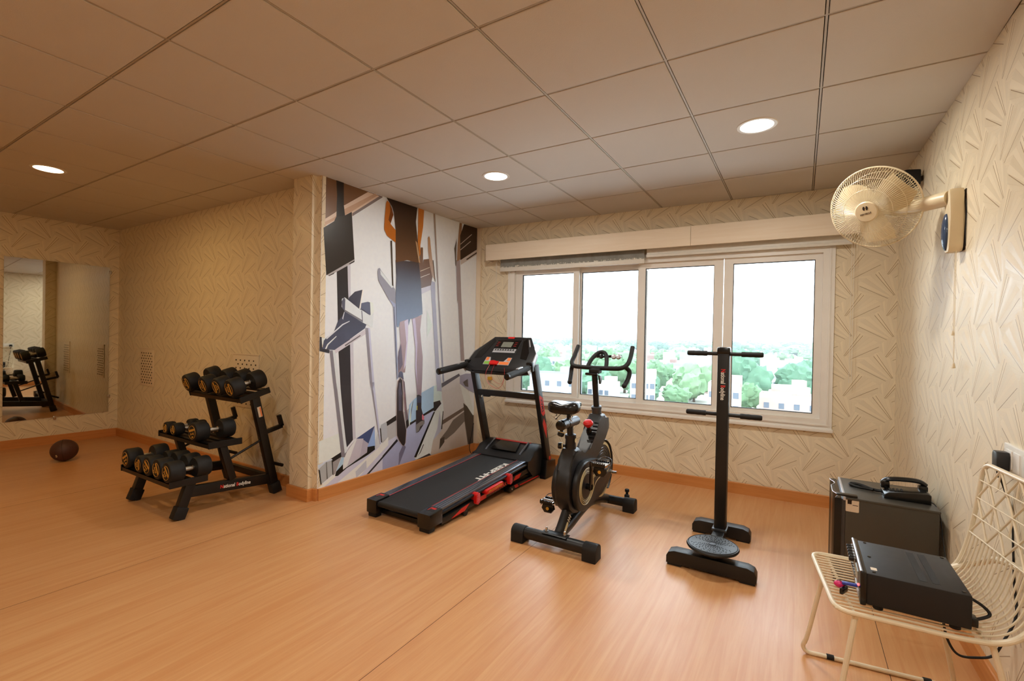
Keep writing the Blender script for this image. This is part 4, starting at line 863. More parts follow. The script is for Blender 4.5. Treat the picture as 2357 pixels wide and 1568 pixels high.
for x in (-.055, .055): put('saddle_spring', B().tube([(BX+x+.010*math.cos(a), 2.745+.010*math.sin(a), .800+.0045*a/1.0) for a in [k*.7 for k in range(16)]], .0025, 5), 'chrome', sd_)
for x in (-.03, .03): put('saddle_rail', B().tube(bend([(BX+x*1.8, 2.745, .80), (BX+x, 2.80, .838), (BX+x, 2.90, .846), (BX+x*.5, 2.95, .868)], 4), .0035, 6), 'chrome', sd_)
# resistance knob
rk_ = put('resistance_knob', B().lathe([(.012, .0), (.018, .004), (.034, .022), (.036, .036), (.026, .05), (.010, .054)], (BX+.002, 3.172, .692), (0, -.35, 1), 20), 'red', bk)
put('knob_neck', B().lathe([(.020, -.045), (.020, -.018), (.012, -.014), (.012, .003)], (BX+.002, 3.172, .692), (0, -.35, 1), 16), 'blackg', rk_)
# handlebar
put('head_collar', B().lathe([(.036, 0), (.034, .05), (.038, .052), (.038, .07), (.026, .074)], (BX, 3.335, .755), (0, -.215, 1), 20), 'grey', bk)
put('head_post', B().tube([(BX, 3.335, .76), (BX, 3.272, 1.066)], .026, 16, r2=.021, up=(1, 0, 0)), 'black', bk)
put('stem', B().box((BX, 3.285, 1.088), (.075, .085, .04), RX(.1), .012), 'blackm', bk)
put('stem_lever', B().box((BX-.012, 3.245, 1.066), (.095, .03, .018), RX(-.3), .008), 'blackg', bk)
hy, hz = 3.31, 1.113
bar_ = [(BX-.17, hy, hz), (BX, hy, hz-.002), (BX+.17, hy, hz)]
for s_ in (-1, 1):
    p = bend([(BX, hy, hz-.004), (BX+s_*.12, hy, hz-.002), (BX+s_*.185, hy+.005, hz+.004), (BX+s_*.218, hy+.04, hz+.03), (BX+s_*.222, hy+.10, hz+.08), (BX+s_*.218, hy+.16, hz+.155)], 5)
    hb = put('handlebar', B().tube(p, .0165, 12, caps=True), 'blackm', bk)
    put('drop_grip', B().tube(bend([(BX+s_*.205, hy+.03, hz+.012), (BX+s_*.228, hy+.06, hz-.02), (BX+s_*.226, hy+.045, hz-.07), (BX+s_*.214, hy-.0, hz-.118)], 4), .0165, 12), 'blackm', hb)
    put('grip_end', B().ball((BX+s_*.213, hy-.004, hz-.121), .0185, 12, 8), 'blackm', hb)
put('center_loop', B().tube(bend([(BX-.072, hy, hz), (BX-.062, hy+.04, hz+.05), (BX-.035, hy+.09, hz+.098), (BX, hy+.105, hz+.112), (BX+.035, hy+.09, hz+.098), (BX+.062, hy+.04, hz+.05), (BX+.072, hy, hz)], 5), .0155, 12), 'blackm', bk)
dh = put('device_holder', B().tube([(BX-.085, hy+.12, hz+.075), (BX+.15, hy+.12, hz+.085)], .010, 8), 'blackg', bk)
for x in (-.055, .0, .10, .135): put('clip', B().lathe([(.008, 0), (.020, .006), (.018, .022), (.006, .026)], (BX+x, hy+.10, hz+.075), (0, -.8, .5), 12), 'silver' if x > .05 or x < -.02 else 'blackg', dh)
put('post_hook', B().prism([(3.262, 1.06), (3.30, 1.055), (3.325, 1.03), (3.30, .995), (3.285, .995)], YZ(BX+.03), 0, .012, .003), 'blackg', bk)

# ================================================================== twist-disc stand
tw = thing('twister_stand', 'black standing waist twister with upright post and handles by the window', 'twister', (-.43, 3.2, 0))
def foot_bar(y, x0, x1, nm):
    b = B(); h = .088; q = [(x0, .012), (x0, h-.035), (x0+.012, h-.012), (x0+.045, h), (x1-.045, h), (x1-.012, h-.012), (x1, h-.035), (x1, .012)]
    b.prism(q, frame((0, y, 0), (1, 0, 0), (0, 0, 1)), -.040, .040, .004); f_ = put(nm, b, 'black', tw)
    for a, c in ((x0+.006, x0+.085), (x1-.085, x1-.006)): put('rubber_pad', B().bx(a, c, y-.036, y+.036, 0, .014, .002), 'blackm', f_)
foot_bar(2.905, -.655, -.178, 'near_foot'); foot_bar(3.492, -.618, -.255, 'far_foot')
put('floor_beam', B().bx(-.465, -.395, 2.94, 3.46, .035, .085, .005), 'black', tw)
put('weld_bracket', B().bx(-.475, -.385, 3.33, 3.44, .082, .098, .004), 'grey', tw)
po_ = put('post', B().bx(-.464, -.392, 3.345, 3.415, .085, 1.262, .010), 'black', tw)
put('post_cap', B().bx(-.468, -.388, 3.341, 3.419, 1.240, 1.286, .012), 'blackg', po_)
brand(po_, (-.428, 3.3444, 1.042), (0, 0, -1), (1, 0, 0), .038, .74)
for z in (1.242, .842):
    for s_ in (-1, 1):
        x0 = -.428+s_*.034; h_ = put('handle_bar', B().cyl((x0, 3.38, z), (x0+s_*.075, 3.38, z), .0125), 'black', tw)
        put('grip', B().lathe([(.0165, 0), (.0175, .01), (.0165, .03), (.0175, .05), (.0165, .07), (.0175, .09), (.0165, .12), (.012, .126)], (x0+s_*.07, 3.38, z), (s_, 0, 0), 14), 'blackm', h_)
ds = put('twist_disc', B().lathe([(.10, .120), (.138, .130), (.1425, .138), (.138, .146), (.128, .1485), (.01, .1485)], (-.412, 2.945, 0), n=48), 'charc', tw)
put('bearing', B().lathe([(.06, .086), (.06, .12)], (-.412, 2.945, 0), n=24), 'black', tw)
b = B()
for s_ in (-1, 1):
    for k in range(9):
        R_ = .020+.0115*k
        n = 9
        for j in range(n):
            a = (.25 if s_ > 0 else PI+.25)+(2.45*j/(n-1))+.10*(k % 2)
            b.lathe([(.0034, 0), (.0026, .0018)], (-.412+R_*math.cos(a)+s_*0, 2.945+s_*.006+R_*math.sin(a), .1483), n=5)
o = put('massage_bumps', b, 'blackm', ds); o['kind'] = 'stuff'
put('disc_rim', B().ring((-.412, 2.945, .148), (0, 0, 1), .132, .0022, 48, 5), 'charc', ds)
put('disc_bolt', B().lathe([(.017, 0), (.017, .002), (.010, .003)], (-.412, 2.945, .1485), n=18), 'grey', ds)

# ================================================================== mini fridge and telephone
fg = thing('mini_fridge', 'dark grey mini bar fridge with sticker in the window corner', 'fridge', (.39, 3.31, 0))
put('cabinet', B().bx(.222, .606, 3.10, 3.53, .02, .496, .008), 'fridge', fg)
put('top_panel', B().bx(.214, .610, 3.095, 3.535, .488, .502, .006), 'fridge', fg)
wave = [(.206, 3.10), (.206, 3.53), (.186, 3.535), (.172, 3.52)]
for k in range(25):
    y = 3.515-(3.515-3.115)*k/24; wave.append((.170+.020*max(0, math.sin((y-3.115)/.4*2*PI*1.5+.6))**1.3, y))
wave += [(.174, 3.10)]
dr = put('door', B().prism(wave, frame((0, 0, 0), (1, 0, 0), (0, 1, 0)), .03, .490, .003), 'blackg', fg, 25)
put('door_trim', B().tube([(x, y, .4915) for x, y in wave[3:-1]], .0022, 5, up=(0, 0, 1)), 'silver', dr)
put('gasket', B().bx(.206, .222, 3.108, 3.522, .03, .486), 'grey', fg)
put('edge_strip', B().bx(.212, .224, 3.094, 3.536, .484, .5035, .003), 'silver', fg)
put('hinge', B().bx(.182, .275, 3.098, 3.135, .5035, .514, .003), 'blackg', fg)
for x in (.26, .57):
    for y in (3.14, 3.49): put('foot', B().cyl((x, y, 0), (x, y, .022), .018), 'blackm', fg)
s_ = put('sticker', B().prism(rrect(.058, .070, .005), frame((.2525, 3.0992, .462), (1, 0, 0), (0, 0, 1)), 0, .0006), 'sticker', fg)
for u, z, w, h, m_ in ((-.012, .478, .018, .022, 'dark'), (-.004, .489, .006, .006, 'dark'), (.013, .478, .022, .003, 'pv'), (.013, .471, .022, .003, 'pv'), (.013, .463, .024, .003, 'dark'), (0, .455, .05, .0015, 'pv'), (0, .449, .05, .0015, 'pv'), (0, .440, .05, .0015, 'pv')):
    put('print', B().prism(rrect(w, h, .0006, 1), frame((.2525+u, 3.0986, z), (1, 0, 0), (0, 0, 1)), 0, .0004), m_, s_)
ph = thing('telephone', 'black corded desk telephone on top of the mini fridge', 'telephone', (.49, 3.265, .502))
side = [(.395, .502), (.590, .502), (.590, .548), (.578, .556), (.418, .540), (.398, .526)]
put('base', B().prism(side, frame((0, 3.335, 0), (1, 0, 0), (0, 0, 1)), 0, .145, .008), 'blackg', ph)
hs = bend([(.400, 3.302, .560), (.425, 3.302, .583), (.49, 3.302, .592), (.555, 3.302, .592), (.585, 3.302, .574)], 5)
put('handset', B().tube(hs, .020, 12, r2=.012, up=(0, 0, 1)), 'blackg', ph)
for x in (.412, .572): put('cradle', B().bx(x-.02, x+.02, 3.28, 3.324, .535, .574, .008), 'blackg', ph)
for r in range(4):
    for c in range(3): put('key', B().box((.428+.016*r, 3.256-.018*c, .5435+.0016*r), (.010, .012, .006), None, .002, 1), 'charc', ph)
put('lamp_lens', B().ball((.545, 3.235, .547), .005, 10, 6), 'silver', ph)
cp = bend([(.40, 3.30, .512), (.36, 3.31, .512), (.315, 3.37, .512), (.270, 3.385, .512), (.262, 3.35, .512), (.30, 3.315, .512), (.345, 3.30, .514), (.36, 3.285, .516)], 14)
co = []
for i, p in enumerate(cp):
    t_ = (cp[min(i+1, len(cp)-1)]-cp[max(i-1, 0)]).normalized(); n_ = Vector((-t_.y, t_.x, 0))
    for k in range(4):
        a = 2*PI*(k/4)+i*0; q = p if i == len(cp)-1 else p.lerp(cp[i+1], k/4); co.append(q+n_*.0065*math.cos(a)+Vector((0, 0, .0065*math.sin(a))))
put('coiled_cord', B().tube(co, .0022, 5), 'blackm', ph)
put('line_cord', B().tube(bend([(.588, 3.215, .512), (.604, 3.19, .506), (.617, 3.15, .46), (.619, 3.10, .36), (.622, 3.04, .27), (.624, 3.01, .19), (.622, 3.0, .10)], 6), .0022, 6), 'blackm', ph)

# ================================================================== wire chair (local frame: +x towards the backrest)
ch = thing('wire_chair', 'cream wire chair with triangle-lattice back against the wall', 'chair', (.345, 2.145, 0), RZ(math.radians(7.5)))
SW = .232; SZ = .447
def prof(x):       # side profile of seat and back, parameter 0..1
    P = [(-.262, SZ+.004), (-.10, SZ), (.06, SZ-.004), (.150, SZ+.008), (.205, SZ+.055), (.236, SZ+.15), (.258, SZ+.28), (.278, SZ+.445)]
    return P
pp = bend([(x, 0, z) for x, z in prof(0)], 6)
def at_h(z):
    for a, b_ in zip(pp, pp[1:]):
        if a.x > .1 and a.z <= z <= b_.z: return a.x+(b_.x-a.x)*(z-a.z)/max(1e-6, b_.z-a.z)
    return pp[-1].x
rim = []
for s_ in (1, -1):
    side_ = [(p.x, s_*SW, p.z) for p in pp]
    rim.append(side_)
far, near = rim
def rnd_corner(a, b_, d=.04):  return [a, b_]
loop = []
f0, n0 = Vector(far[0]), Vector(near[0]); f1, n1 = Vector(far[-1]), Vector(near[-1])
def corner(p, a, b_, r=.055, n=5):
    p, a, b_ = Vector(p), Vector(a), Vector(b_); u, v = (a-p).normalized()*r, (b_-p).normalized()*r
    return [p+u*(1-t_)**2+v*t_**2 for t_ in [k/n for k in range(n+1)]]
loop += [Vector(p) for p in far if p[0] > n0.x+.06 and p[2] < f1.z-.06] + corner(f1, far[-3], n1) + corner(n1, f1, near[-3]) + [Vector(p) for p in near if p[0] > n0.x+.06 and p[2] < n1.z-.06][::-1] + corner(n0, near[3], f0) + corner(f0, n0, far[3])
put('rim', B().tube(loop, .0078, 10, True), 'wire', ch, local=True)
ZB = SZ+.185
i1 = max(i for i, p in enumerate(pp) if p.z <= ZB or p.x < .1)
NR = 19
for k in range(NR):
    y = -SW+2*SW*(k+.5)/NR
    put('seat_rod', B().tube([(p.x, y, p.z) for p in pp[:i1+1]]+[(at_h(ZB), y, ZB)], .0034, 6), 'wire', ch, local=True)
# lattice of the back
zs = [ZB+(SZ+.445-ZB)*k/4 for k in range(5)]
for z in zs[:-1]: put('cross_wire', B().tube([(at_h(z)-.004, -SW, z), (at_h(z)-.004, SW, z)], .0026, 6), 'wire', ch, local=True)
nc = 4
for r in range(4):
    z0, z1 = zs[r], zs[r+1]
    for c in range(nc):
        y0, y1 = -SW+2*SW*c/nc, -SW+2*SW*(c+1)/nc; ym = (y0+y1)/2
        for a, b_ in (((y0, z0), (ym, z1)), ((ym, z1), (y1, z0))) if r % 2 == 0 else (((ym, z0), (y0, z1)), ((ym, z0), (y1, z1))):
            put('lattice_rod', B().tube([(at_h(a[1]), a[0], a[1]), (at_h(b_[1]), b_[0], b_[1])], .0040, 6), 'wire', ch, local=True)
        put('lattice_rod', B().tube([(at_h(z0), y0 if r % 2 else ym, z0), (at_h(z1), y0 if r % 2 else ym, z1)], .0030, 6), 'wire', ch, local=True) if r % 2 == 1 and c > 0 else None
# bent hoop behind the back and sled legs
put('back_hoop', B().tube(bend([(.10, SW-.02, SZ-.004), (.20, SW-.01, SZ+.045), (.262, SW-.03, SZ+.085), (.282, .10, SZ+.135), (.286, -.10, SZ+.155), (.268, -SW+.02, SZ+.13), (.22, -SW+.01, SZ+.05)], 6), .0115, 10), 'wire', ch, local=True)
for s_ in (1, -1):
    y0, y1 = s_*(SW-.012), s_*(SW+.036)
    leg = bend([(-.205, y0, SZ-.004), (-.262, y0+(y1-y0)*.75, .10), (-.278, y1, .035), (-.262, y1, .0095), (-.22, y1, .009)], 5)+bend([(-.10, y1, .009), (.16, y1, .009), (.205, y1, .0095), (.218, y1, .035), (.205, y0+(y1-y0)*.75, .10), (.13, y0, SZ-.004)], 5)
    put('sled_leg', B().tube(leg, .0085, 10), 'wire', ch, local=True)
    for x in (-.18, .14): put('glide', B().tube([(x-.013, y1, .0105), (x+.013, y1, .0105)], .0105, 10), 'blackm', ch, local=True)
put('seat_brace', B().tube([(-.205, -SW, SZ-.008), (-.205, SW, SZ-.008)], .005, 8), 'wire', ch, local=True)
put('seat_brace', B().tube([(.12, -SW, SZ-.008), (.12, SW, SZ-.008)], .005, 8), 'wire', ch, local=True)

# ================================================================== amplifier on the chair
am = thing('amplifier', 'black audio amplifier box lying on the wire chair', 'amplifier', (.32, 2.09, .453), RZ(math.radians(1.0)))
put('casing', B().bx(.200, .458, 1.937, 2.245, .468, .571, .006), 'ampbody', am)
put('front_panel', B().bx(.183, .202, 1.930, 2.250, .463, .575, .008), 'blackg', am)
put('front_strip', B().tube([(.187, 1.936, .571), (.187, 2.245, .571)], .0055, 8), 'rail', am)
for k in range(5): 
    y = 2.225-.028*k; kb = put('knob', B().lathe([(.011, 0), (.0105, .016), (.008, .018)], (.183, y, .545), (-1, 0, 0), 16), 'blackg', am)
    put('knob_ring', B().lathe([(.0125, 0), (.0125, .003)], (.183, y, .545), (-1, 0, 0), 16), 'chrome', kb)
for k in range(5): put('jack', B().lathe([(.010, 0), (.010, .004), (.005, .004)], (.183, 2.225-.028*k, .490), (-1, 0, 0), 14), 'chrome', am)
put('display', B().bx(.1805, .184, 1.985, 2.06, .515, .552, .001, 1), 'lcd', am); put('card_slot', B().bx(.1805, .184, 1.960, 2.06, .478, .498, .001, 1), 'silver', am)
put('led', B().ball((.181, 1.955, .520), .004, 8, 6), 'led', am)
for x in (.340, .372): put('vent', B().prism([(x, 1.972), (x+.020, 1.972), (x+.020, 2.215), (x, 2.215)], frame((0, 0, .5709), (1, 0, 0), (0, 1, 0)), 0, .0007), 'vent', am)
for x in (.222, .442):
    for y in ((1.957, 2.09, 2.225) if x < .3 else (1.957, 2.225)): put('screw', B().lathe([(.0055, 0), (.005, .002), (.002, .0026)], (x, y, .5709), n=10), 'blackg', am)
put('sticker', B().prism(rrect(.017, .022, .002), frame((.224, 1.985, .5709), (1, 0, 0), (0, 1, 0)), 0, .0005), 'sticker', am)
for x in (.235, .425):
    for y in (1.965, 2.215): put('foot', B().cyl((x, y, .452), (x, y, .469), .014), 'blackm', am)
put('carry_loop', B().tube(bend([(.457, 2.0, .545), (.49, 1.99, .53), (.507, 1.985, .51), (.49, 1.98, .495), (.457, 1.975, .48)], 5), .0045, 7), 'blackm', am)
put('rear_terminal', B().bx(.457, .474, 1.945, 1.985, .475, .50, .004), 'blackg', am)
us = thing('usb_stick', 'blue usb stick with pink cap and black tag plugged into the amplifier', 'usb stick', (.165, 1.968, .505))
put('body', B().box((.160, 1.975, .506), (.046, .014, .008), RZ(.08), .002), 'blue', us)
put('connector', B().bx(.180, .186, 1.968, 1.980, .503, .509), 'chrome', us)
put('cap', B().ball((.132, 1.985, .494), (.018, .014, .012), 12, 8), 'pink', us); put('tag', B().box((.142, 1.965, .486), (.010, .042, .020), RZ(-.45), .003), 'blackg', us)
put('loop', B().tube(bend([(.136, 1.978, .507), (.128, 1.984, .508), (.122, 1.986, .50), (.128, 1.98, .492)], 4), .0012, 5), 'blackm', us)

# ================================================================== wall fan
fnorm = Vector((-.46, -.80, -.38)).normalized(); fx = Vector((fnorm.y, -fnorm.x, 0)).normalized()*-1; fup = fnorm.cross(fx)*-1
FC = Vector((.326, 3.205, 2.064))
if fup.z < 0: fup = -fup
fx = fup.cross(fnorm)
FM = Matrix(((fx.x, fup.x, fnorm.x, FC.x), (fx.y, fup.y, fnorm.y, FC.y), (fx.z, fup.z, fnorm.z, FC.z), (0, 0, 0, 1)))     # local z = towards the room
fn = thing('wall_fan', 'cream wall fan with wire guard high on the right wall', 'fan', (0, 0, 0)); fn.matrix_world = FM; FR[fn.name] = FM
RG = .212
b = B(); rear = B(); NW = 104
for k in range(NW):
    a = 2*PI*k/NW; sw = .0
    pf_ = [(.052, .086), (.10, .082), (.155, .064), (.195, .034), (RG, .002)]
    b.tube([(r*math.cos(a+.0), r*math.sin(a), z) for r, z in pf_],   .00125, 4, caps=False, up=(-math.sin(a), math.cos(a), 0))
    pr2 = [(.07, -.085), (.12, -.078), (.175, -.052), (.21, -.022), (RG+.003, .0)]
    rear.tube([(r*math.cos(a+.12*(i/4)), r*math.sin(a+.12*(i/4)), z) for i, (r, z) in enumerate(pr2)],   .00125, 4, caps=False, up=(-math.sin(a), math.cos(a), 0))
o = put('front_guard', b, 'wirecream', fn, 60, True); o['kind'] = 'stuff'
o = put('rear_guard', rear, 'wirecream', fn, 60, True); o['kind'] = 'stuff'
put('guard_rim', B().ring((0, 0, 0), (0, 0, 1), RG+.002, .0042, 72, 8), 'wirecream', fn, local=True)
for r, z in ((.115, .078), (.168, .055)): put('guard_hoop', B().ring((0, 0, z), (0, 0, 1), r, .0014, 60, 5), 'wirecream', fn, local=True)
for r, z in ((.125, -.077), (.180, -.050)): put('guard_hoop', B().ring((0, 0, z), (0, 0, 1), r, .0014, 60, 5), 'wirecream', fn, local=True)
bd_ = put('badge', B().lathe([(.055, .080), (.055, .088), (.050, .093), (.01, .094)], (0, 0, 0), n=32), 'cream', fn, local=True)
me, _ = lettering('HAVELLS', .0135, frame((-.002, -.010, .0942), (1, .1, 0), (-.1, 1, 0)), .0002, .0003); put('lettering', me, 'dark', bd_, local=True)
lg = B()
for s_ in (-1, 1): lg.prism([(s_*.010, .010), (s_*.003, .010), (s_*.003, .018), (s_*.001, .019), (s_*.001, .021), (s_*.003, .022), (s_*.003, .030), (s_*.010, .030), (s_*.013, .020)], Matrix.Identity(4), .0940, .0946)
put('emblem', lg, 'dark', bd_, local=True)
for k in range(3):
    a0 = 2*PI*k/3+.35; rings = []
    for i in range(9):
        r = .036+.146*i/8; w = .052+.040*math.sin(PI*min(1, (i+1)/8.)*.75); tw_ = .50-.24*i/8
        ring_ = []
        for j in range(7):
            q = (j/6-.5)*2*w; an = a0+.22*i/8; e = .0012
            ring_.append((r, q*math.cos(tw_), q*math.sin(tw_)*.55+.010*(1-(2*(j/6-.5))**2)))
        top = [(x*math.cos(an)-y*math.sin(an), x*math.sin(an)+y*math.cos(an), z+.004) for x, y, z in ring_]
        bot = [(x*math.cos(an)-y*math.sin(an), x*math.sin(an)+y*math.cos(an), z+.0015) for x, y, z in ring_]
        rings.append(top+bot[::-1])
    put('blade', B().loft(rings), 'blade', fn, 50, True)
put('spinner', B().lathe([(.036, -.02), (.036, .012), (.028, .026), (.012, .033), (.002, .034)], (0, 0, 0), n=28), 'cream', fn, local=True)
put('motor_housing', B().lathe([(.062, -.080), (.070, -.10), (.070, -.15), (.058, -.185), (.03, -.20), (.004, -.202)], (0, 0, 0), n=28), 'cream', fn, local=True)
tp = FM @ Vector((0, -.02, -.14))
put('neck', B().tube(bend([tp, (tp.x+.02, tp.y-.02, tp.z-.045), (.46, 3.235, 2.055)], 5), .034, 14, r2=.030), 'cream', fn)
put('arm', B().tube([(.445, 3.255, 2.060), (.50, 3.17, 2.042), (.545, 3.09, 2.036), (.60, 3.03, 2.034)], .040, 18, r2=.036), 'cream', fn)
brp = [(-.062, 1.805), (-.056, 1.785), (-.035, 1.770), (.035, 1.770), (.056, 1.785), (.062, 1.805), (.066, 1.93), (.062, 2.045), (.045, 2.068), (-.045, 2.068), (-.062, 2.045), (-.066, 1.93)]
br = put('wall_bracket', B().prism([(-u*.70, z) for u, z in brp], frame((.642, 3.02, 0), (0, 1, 0), (0, 0, 1)), -.056, .0, .012), 'cream', fn)
put('control_panel', B().ball((.585, 3.02, 1.868), (.018, .034, .090), 18, 14), 'dblue', br)
put('backplate', B().prism([(-.040, 1.775), (.040, 1.775), (.042, 2.06), (-.042, 2.06)], frame((.6435, 3.02, 0), (0, 1, 0), (0, 0, 1)), 0, .0045), 'dark', br)
for y, z1, z0 in ((3.00, 1.772, 1.385), (2.985, 1.772, 1.23), (2.972, 1.772, 1.232)):
    c_ = put('pull_cord', B().cyl((.615, y, z0), (.615, y, z1), .0008, n=6), 'cream', fn)
    put('toggle', B().lathe([(.003, .022), (.0065, .004), (.0065, 0)], (.615, y, z0-.012), n=10), 'cream', c_)
put('cable', B().tube(bend([(.643, 2.972, 2.01), (.645, 2.966, 1.95), (.643, 2.964, 1.86), (.645, 2.972, 1.79)], 4), .0016, 6), 'blackm', fn)

# ------------------------------------------------------------------ dark box high in the corner behind the fan
sk_ = thing('wall_speaker', 'small black box mounted below the ceiling behind the fan', 'speaker', (.55, 3.83, 2.30))
put('cabinet', B().box((.556, 3.86, 2.370), (.09, .13, .10), RZ(.35), .014), 'blackm', sk_); put('grille', B().box((.514, 3.846, 2.370), (.006, .11, .085), RZ(.35), .003), 'charc', sk_)
put('bracket', B().bx(.585, .633, 3.85, 3.88, 2.355, 2.385, .004), 'black', sk_)

# ------------------------------------------------------------------ sockets
so = thing('wall_socket', 'white socket plate on the right wall above the chair', 'socket', (.655, 2.29, .87))
put('plate', B().prism(rrect(.30, .098, .006), frame((.657, 2.275, .925), (0, -1, 0), (0, 0, 1)), -.001, .012, .003), 'white', so)
for y in (2.37, 2.30, 2.22): put('insert', B().prism(rrect(.055, .068, .004), frame((.6462, y, .922), (0, -1, 0), (0, 0, 1)), 0, .004, .001), 'upvc', so)
pl_ = thing('plug', 'dark grey plug with black cable in the right wall socket', 'plug', (.63, 2.375, .88))
put('body', B().prism([(-.024, -.030), (.024, -.034), (.026, .020), (.018, .032), (-.018, .032), (-.026, .020)], frame((.642, 2.372, .915), (0, -1, 0), (0, 0, 1)), 0, .036, .005), 'charc', pl_)
put('strain_relief', B().lathe([(.008, 0), (.010, -.012), (.007, -.034)], (.622, 2.372, .886), n=12), 'blackm', pl_)
put('cable', B().tube(bend([(.622, 2.372, .860), (.640, 2.376, .80), (.655, 2.365, .73), (.656, 2.35, .62), (.655, 2.33, .50), (.650, 2.29, .40), (.61, 2.25, .32), (.585, 2.25, .262), (.545, 2.25, .240), (.50, 2.25, .232), (.474, 2.25, .262), (.458, 2.25, .32), (.452, 2.25, .40), (.456, 2.20, .46), (.458, 2.15, .49)], 6), .0042, 7), 'blackm', pl_)
s2 = thing('wall_socket', 'small white socket plate in the corner behind the treadmill', 'socket', bw(-.115, -.006, .90))
wput('plate', B().bx(-.175, -.045, -.014, -.001, .905, .985, .003), 'white', s2)
y2 = thing('plug', 'yellow plug low on the wall behind the treadmill upright', 'plug', bw(-.03, -.03, .84)); wput('body', B().bx(-.052, -.012, -.045, -.001, .838, .874, .005), 'yellow', y2)

# ================================================================== outside, seen through the panes
GZ = -19.0
M['ground'] = pm('city_ground', (158, 156, 146), .9, var=.2, scale=.05)
for i, c in enumerate(((190, 190, 188), (172, 164, 154), (166, 146, 136), (146, 150, 156), (136, 112, 104))): M['bld%d' % i] = pm('city_wall_%d' % i, c, .85, var=.08, scale=.3)
M['bwin'] = pm('city_window', (86, 96, 108), .3, var=.1)
for i, c in enumerate(((98, 130, 94), (112, 142, 104), (88, 124, 98))): M['leaf%d' % i] = pm('foliage_%d' % i, c, .85, var=.3, scale=1.2)
M['bark'] = pm('bark', (80, 66, 52), .9)
put('ground', B().bx(-2600, 1500, 40, 4200, GZ-.5, GZ), 'ground', kind='structure')
def tree_mesh(seed, n):
    r = random.Random(seed); b = B()
    for k in range(n):
        a = r.uniform(0, 2*PI); d = r.uniform(0, .62) if k else 0; h = r.uniform(.38, .86) if k else .62
        s = r.uniform(.26, .42) if k else .46
        bm2 = b.bm; v0 = len(bm2.verts)
        ret = bmesh.ops.create_icosphere(bm2, subdivisions=3, radius=s, matrix=Matrix.Translation((d*math.cos(a), d*math.sin(a), h)))
        for v in ret['verts']:
            c = Vector((d*math.cos(a), d*math.sin(a), h)); q = v.co-c
            v.co = c+q*(1+.16*math.sin(q.x*23+k)*math.sin(q.y*21+2*k)+.12*math.sin(q.z*27+q.x*13+k)+r.uniform(-.09, .09))
    return b.mesh('crown', 60)
TM = [tree_mesh(s, n) for s, n in ((1, 9), (2, 8), (3, 10))]
TR = B().cyl((0, 0, 0), (0, 0, .5), .045, .03, 8).mesh('trunk'); TR.materials.append(M['bark'])
def tree(x, y, w, h, i, label, group):
    t = thing('tree', label, 'tree', (x, y, GZ), RZ(rnd.uniform(0, 6)), group)
    me = TM[i % 3]
    if not me.materials: me.materials.append(M['leaf%d' % (i % 3)])
    for n, m_ in (('crown', me), ('trunk', TR)):
        o = bpy.data.objects.new(n, m_); C.objects.link(o); o.parent = t; o.scale = (w/1.6, w/1.6, h)
def ray_x(u, y): return y*{0: 0}.get(u, 0)+y*math.tan(math.atan((u-1178.5)/1086.17)-.5489)
WIN = B().bx(-.6, .6, -.06, .06, -.7, .7).mesh('window'); WIN.materials.append(M['bwin'])
def house(x, y, w, d, h, c, label, group, wins=0):
    t = thing('house', label, 'building', (x, y, GZ), RZ(rnd.uniform(-.35, .35)), group)
    b = B().bx(-w/2, w/2, -d/2, d/2, 0, h); put('walls', b, 'bld%d' % c, t, local=True)
    b = B(); p = .25
    for q in ((-w/2, w/2, -d/2, -d/2+p), (-w/2, w/2, d/2-p, d/2), (-w/2, -w/2+p, -d/2+p, d/2-p), (w/2-p, w/2, -d/2+p, d/2-p)): b.bx(*q, h, h+.9)
    put('parapet', b, 'bld%d' % ((c*2+1) % 4), t, local=True)
    put('stair_head', B().bx(w*.1, w*.1+3, -1.5, 1.5, h, h+2.6), 'bld%d' % c, t, local=True)
    for k in range(wins):
        o = bpy.data.objects.new('window', WIN); C.objects.link(o); o.parent = t; nx = 4
        o.location = (-w/2+w*(k % nx+.5)/nx, -d/2, h-1.9-3.1*(k//nx))
PUT = []
def free(fn, r, tries=60):
    """first spot from fn() that keeps clear of what already stands there"""
    for _ in range(tries):
        x, y = fn()
        if all((x-a)**2+(y-b_)**2 > (r+q)**2 for a, b_, q in PUT): PUT.append((x, y, r)); return x, y
    return None
VN = ('white flat-roofed', 'cream flat-roofed', 'pinkish flat-roofed', 'pale grey flat-roofed', 'brick-coloured flat-roofed')
TL = (('broad green tree below the window, in the nearer rows of the city', 'near city trees'), ('small green tree among the distant roofs', 'middle distance trees'), ('tree of the dark tree line along the horizon', 'horizon trees'))
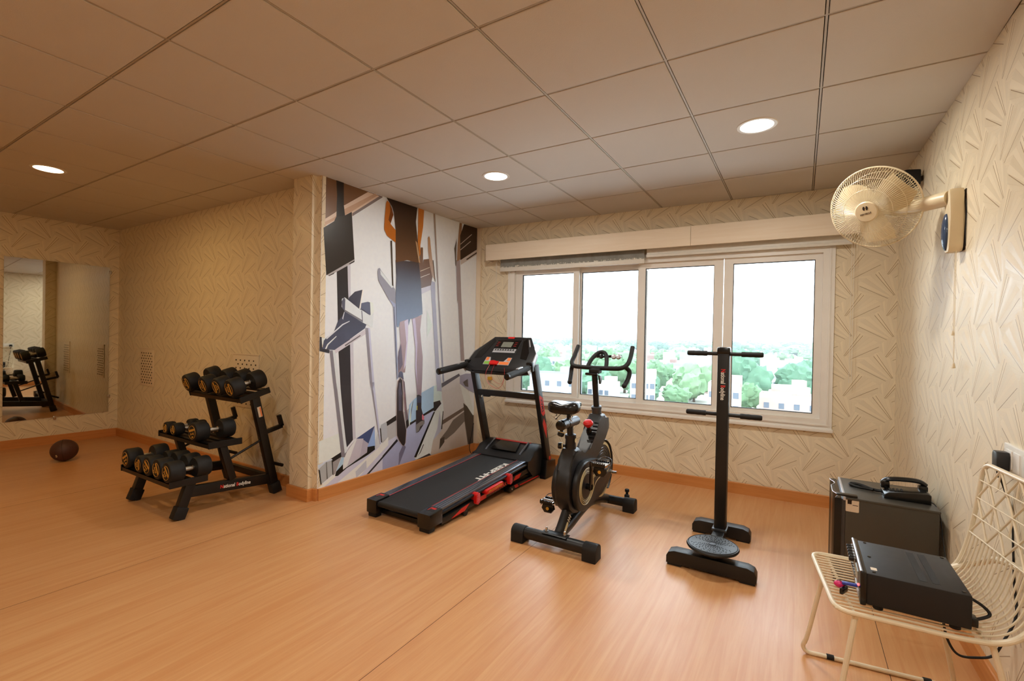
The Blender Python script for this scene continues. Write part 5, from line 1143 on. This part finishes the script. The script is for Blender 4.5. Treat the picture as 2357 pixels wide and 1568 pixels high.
for u, y, w, h in ((1238, 150, 17, 11.5), (1300, 168, 15, 10), (1370, 160, 15, 9), (1440, 175, 18, 12), (1395, 215, 17, 13), (1490, 150, 13, 8.5), (1515, 190, 14, 10), (1600, 165, 15, 11), (1700, 185, 19, 14.5), (1725, 150, 9, 7), (1835, 190, 17, 11), (1865, 230, 15, 11), (1215, 240, 17, 12), (1330, 260, 16, 11), (1560, 140, 10, 6), (1255, 300, 18, 12), (1450, 290, 16, 11)):
    PUT.append((ray_x(u, y), y, w*.56)); tree(ray_x(u, y), y, w, h, int(u), *TL[0])
for i in range(170):
    f = (i/170.)**1.4; w, d = rnd.uniform(6, 14), rnd.uniform(6, 11); c = rnd.choice((0, 0, 0, 1, 1, 2, 3, 3, 4))
    def spot():
        y = 122+700*f+rnd.uniform(0, 26); return ray_x(rnd.uniform(1090, 1960), y), y
    p = free(spot, math.hypot(w, d)/2*1.02)
    if not p: continue
    near = p[1] < 260
    house(*p, w, d, rnd.choice((3.5, 4, 6.5, 7, 9.5)), c, '%s city building far beyond the window%s' % (VN[c], ', in the nearer rows' if near else ', in the hazy distance'),
          '%s city buildings %s' % (VN[c].split()[0], 'near' if near else 'far'), 8 if near else 0)
for i in range(44):
    w = rnd.uniform(11, 19)
    def spot():
        y = rnd.uniform(270, 760); return ray_x(rnd.uniform(1100, 1960), y), y
    p = free(spot, w*.58)
    if p: tree(*p, w, rnd.uniform(8, 12), i, *TL[1])
for i in range(110):
    w = rnd.uniform(26, 52)
    def spot():
        y = rnd.uniform(850, 1450); return ray_x(1050+8.6*i+rnd.uniform(-12, 12), y), y
    p = free(spot, w*.58)
    if p: tree(*p, w, rnd.uniform(13, 19), i, *TL[2])
tw = thing('water_tower', 'pale water tower rising above the horizon trees', 'tower', (ray_x(1555, 900), 900, GZ))
put('tank', B().lathe([(3, 14), (7, 16.5), (7.5, 22), (6, 23.5), (.5, 24)], (0, 0, 0), n=16), 'bld1', tw, local=True)
put('shaft', B().lathe([(3, 0), (2.6, 15)], (0, 0, 0), n=16), 'bld1', tw, local=True)

# summer haze over the city
t = NT('city_haze'); vs_ = t.n('ShaderNodeVolumeScatter', ins={'Color': (.80, .92, 1., 1), 'Density': .00028, 'Anisotropy': .2}); t.t.links.new(vs_.outputs[0], t.out.inputs[1])
hz_ = put('haze', B().bx(-1500, 420, 70, 1700, GZ-.2, 46), t.m, label='pale blue summer haze over the city outside', cat='haze', kind='stuff')
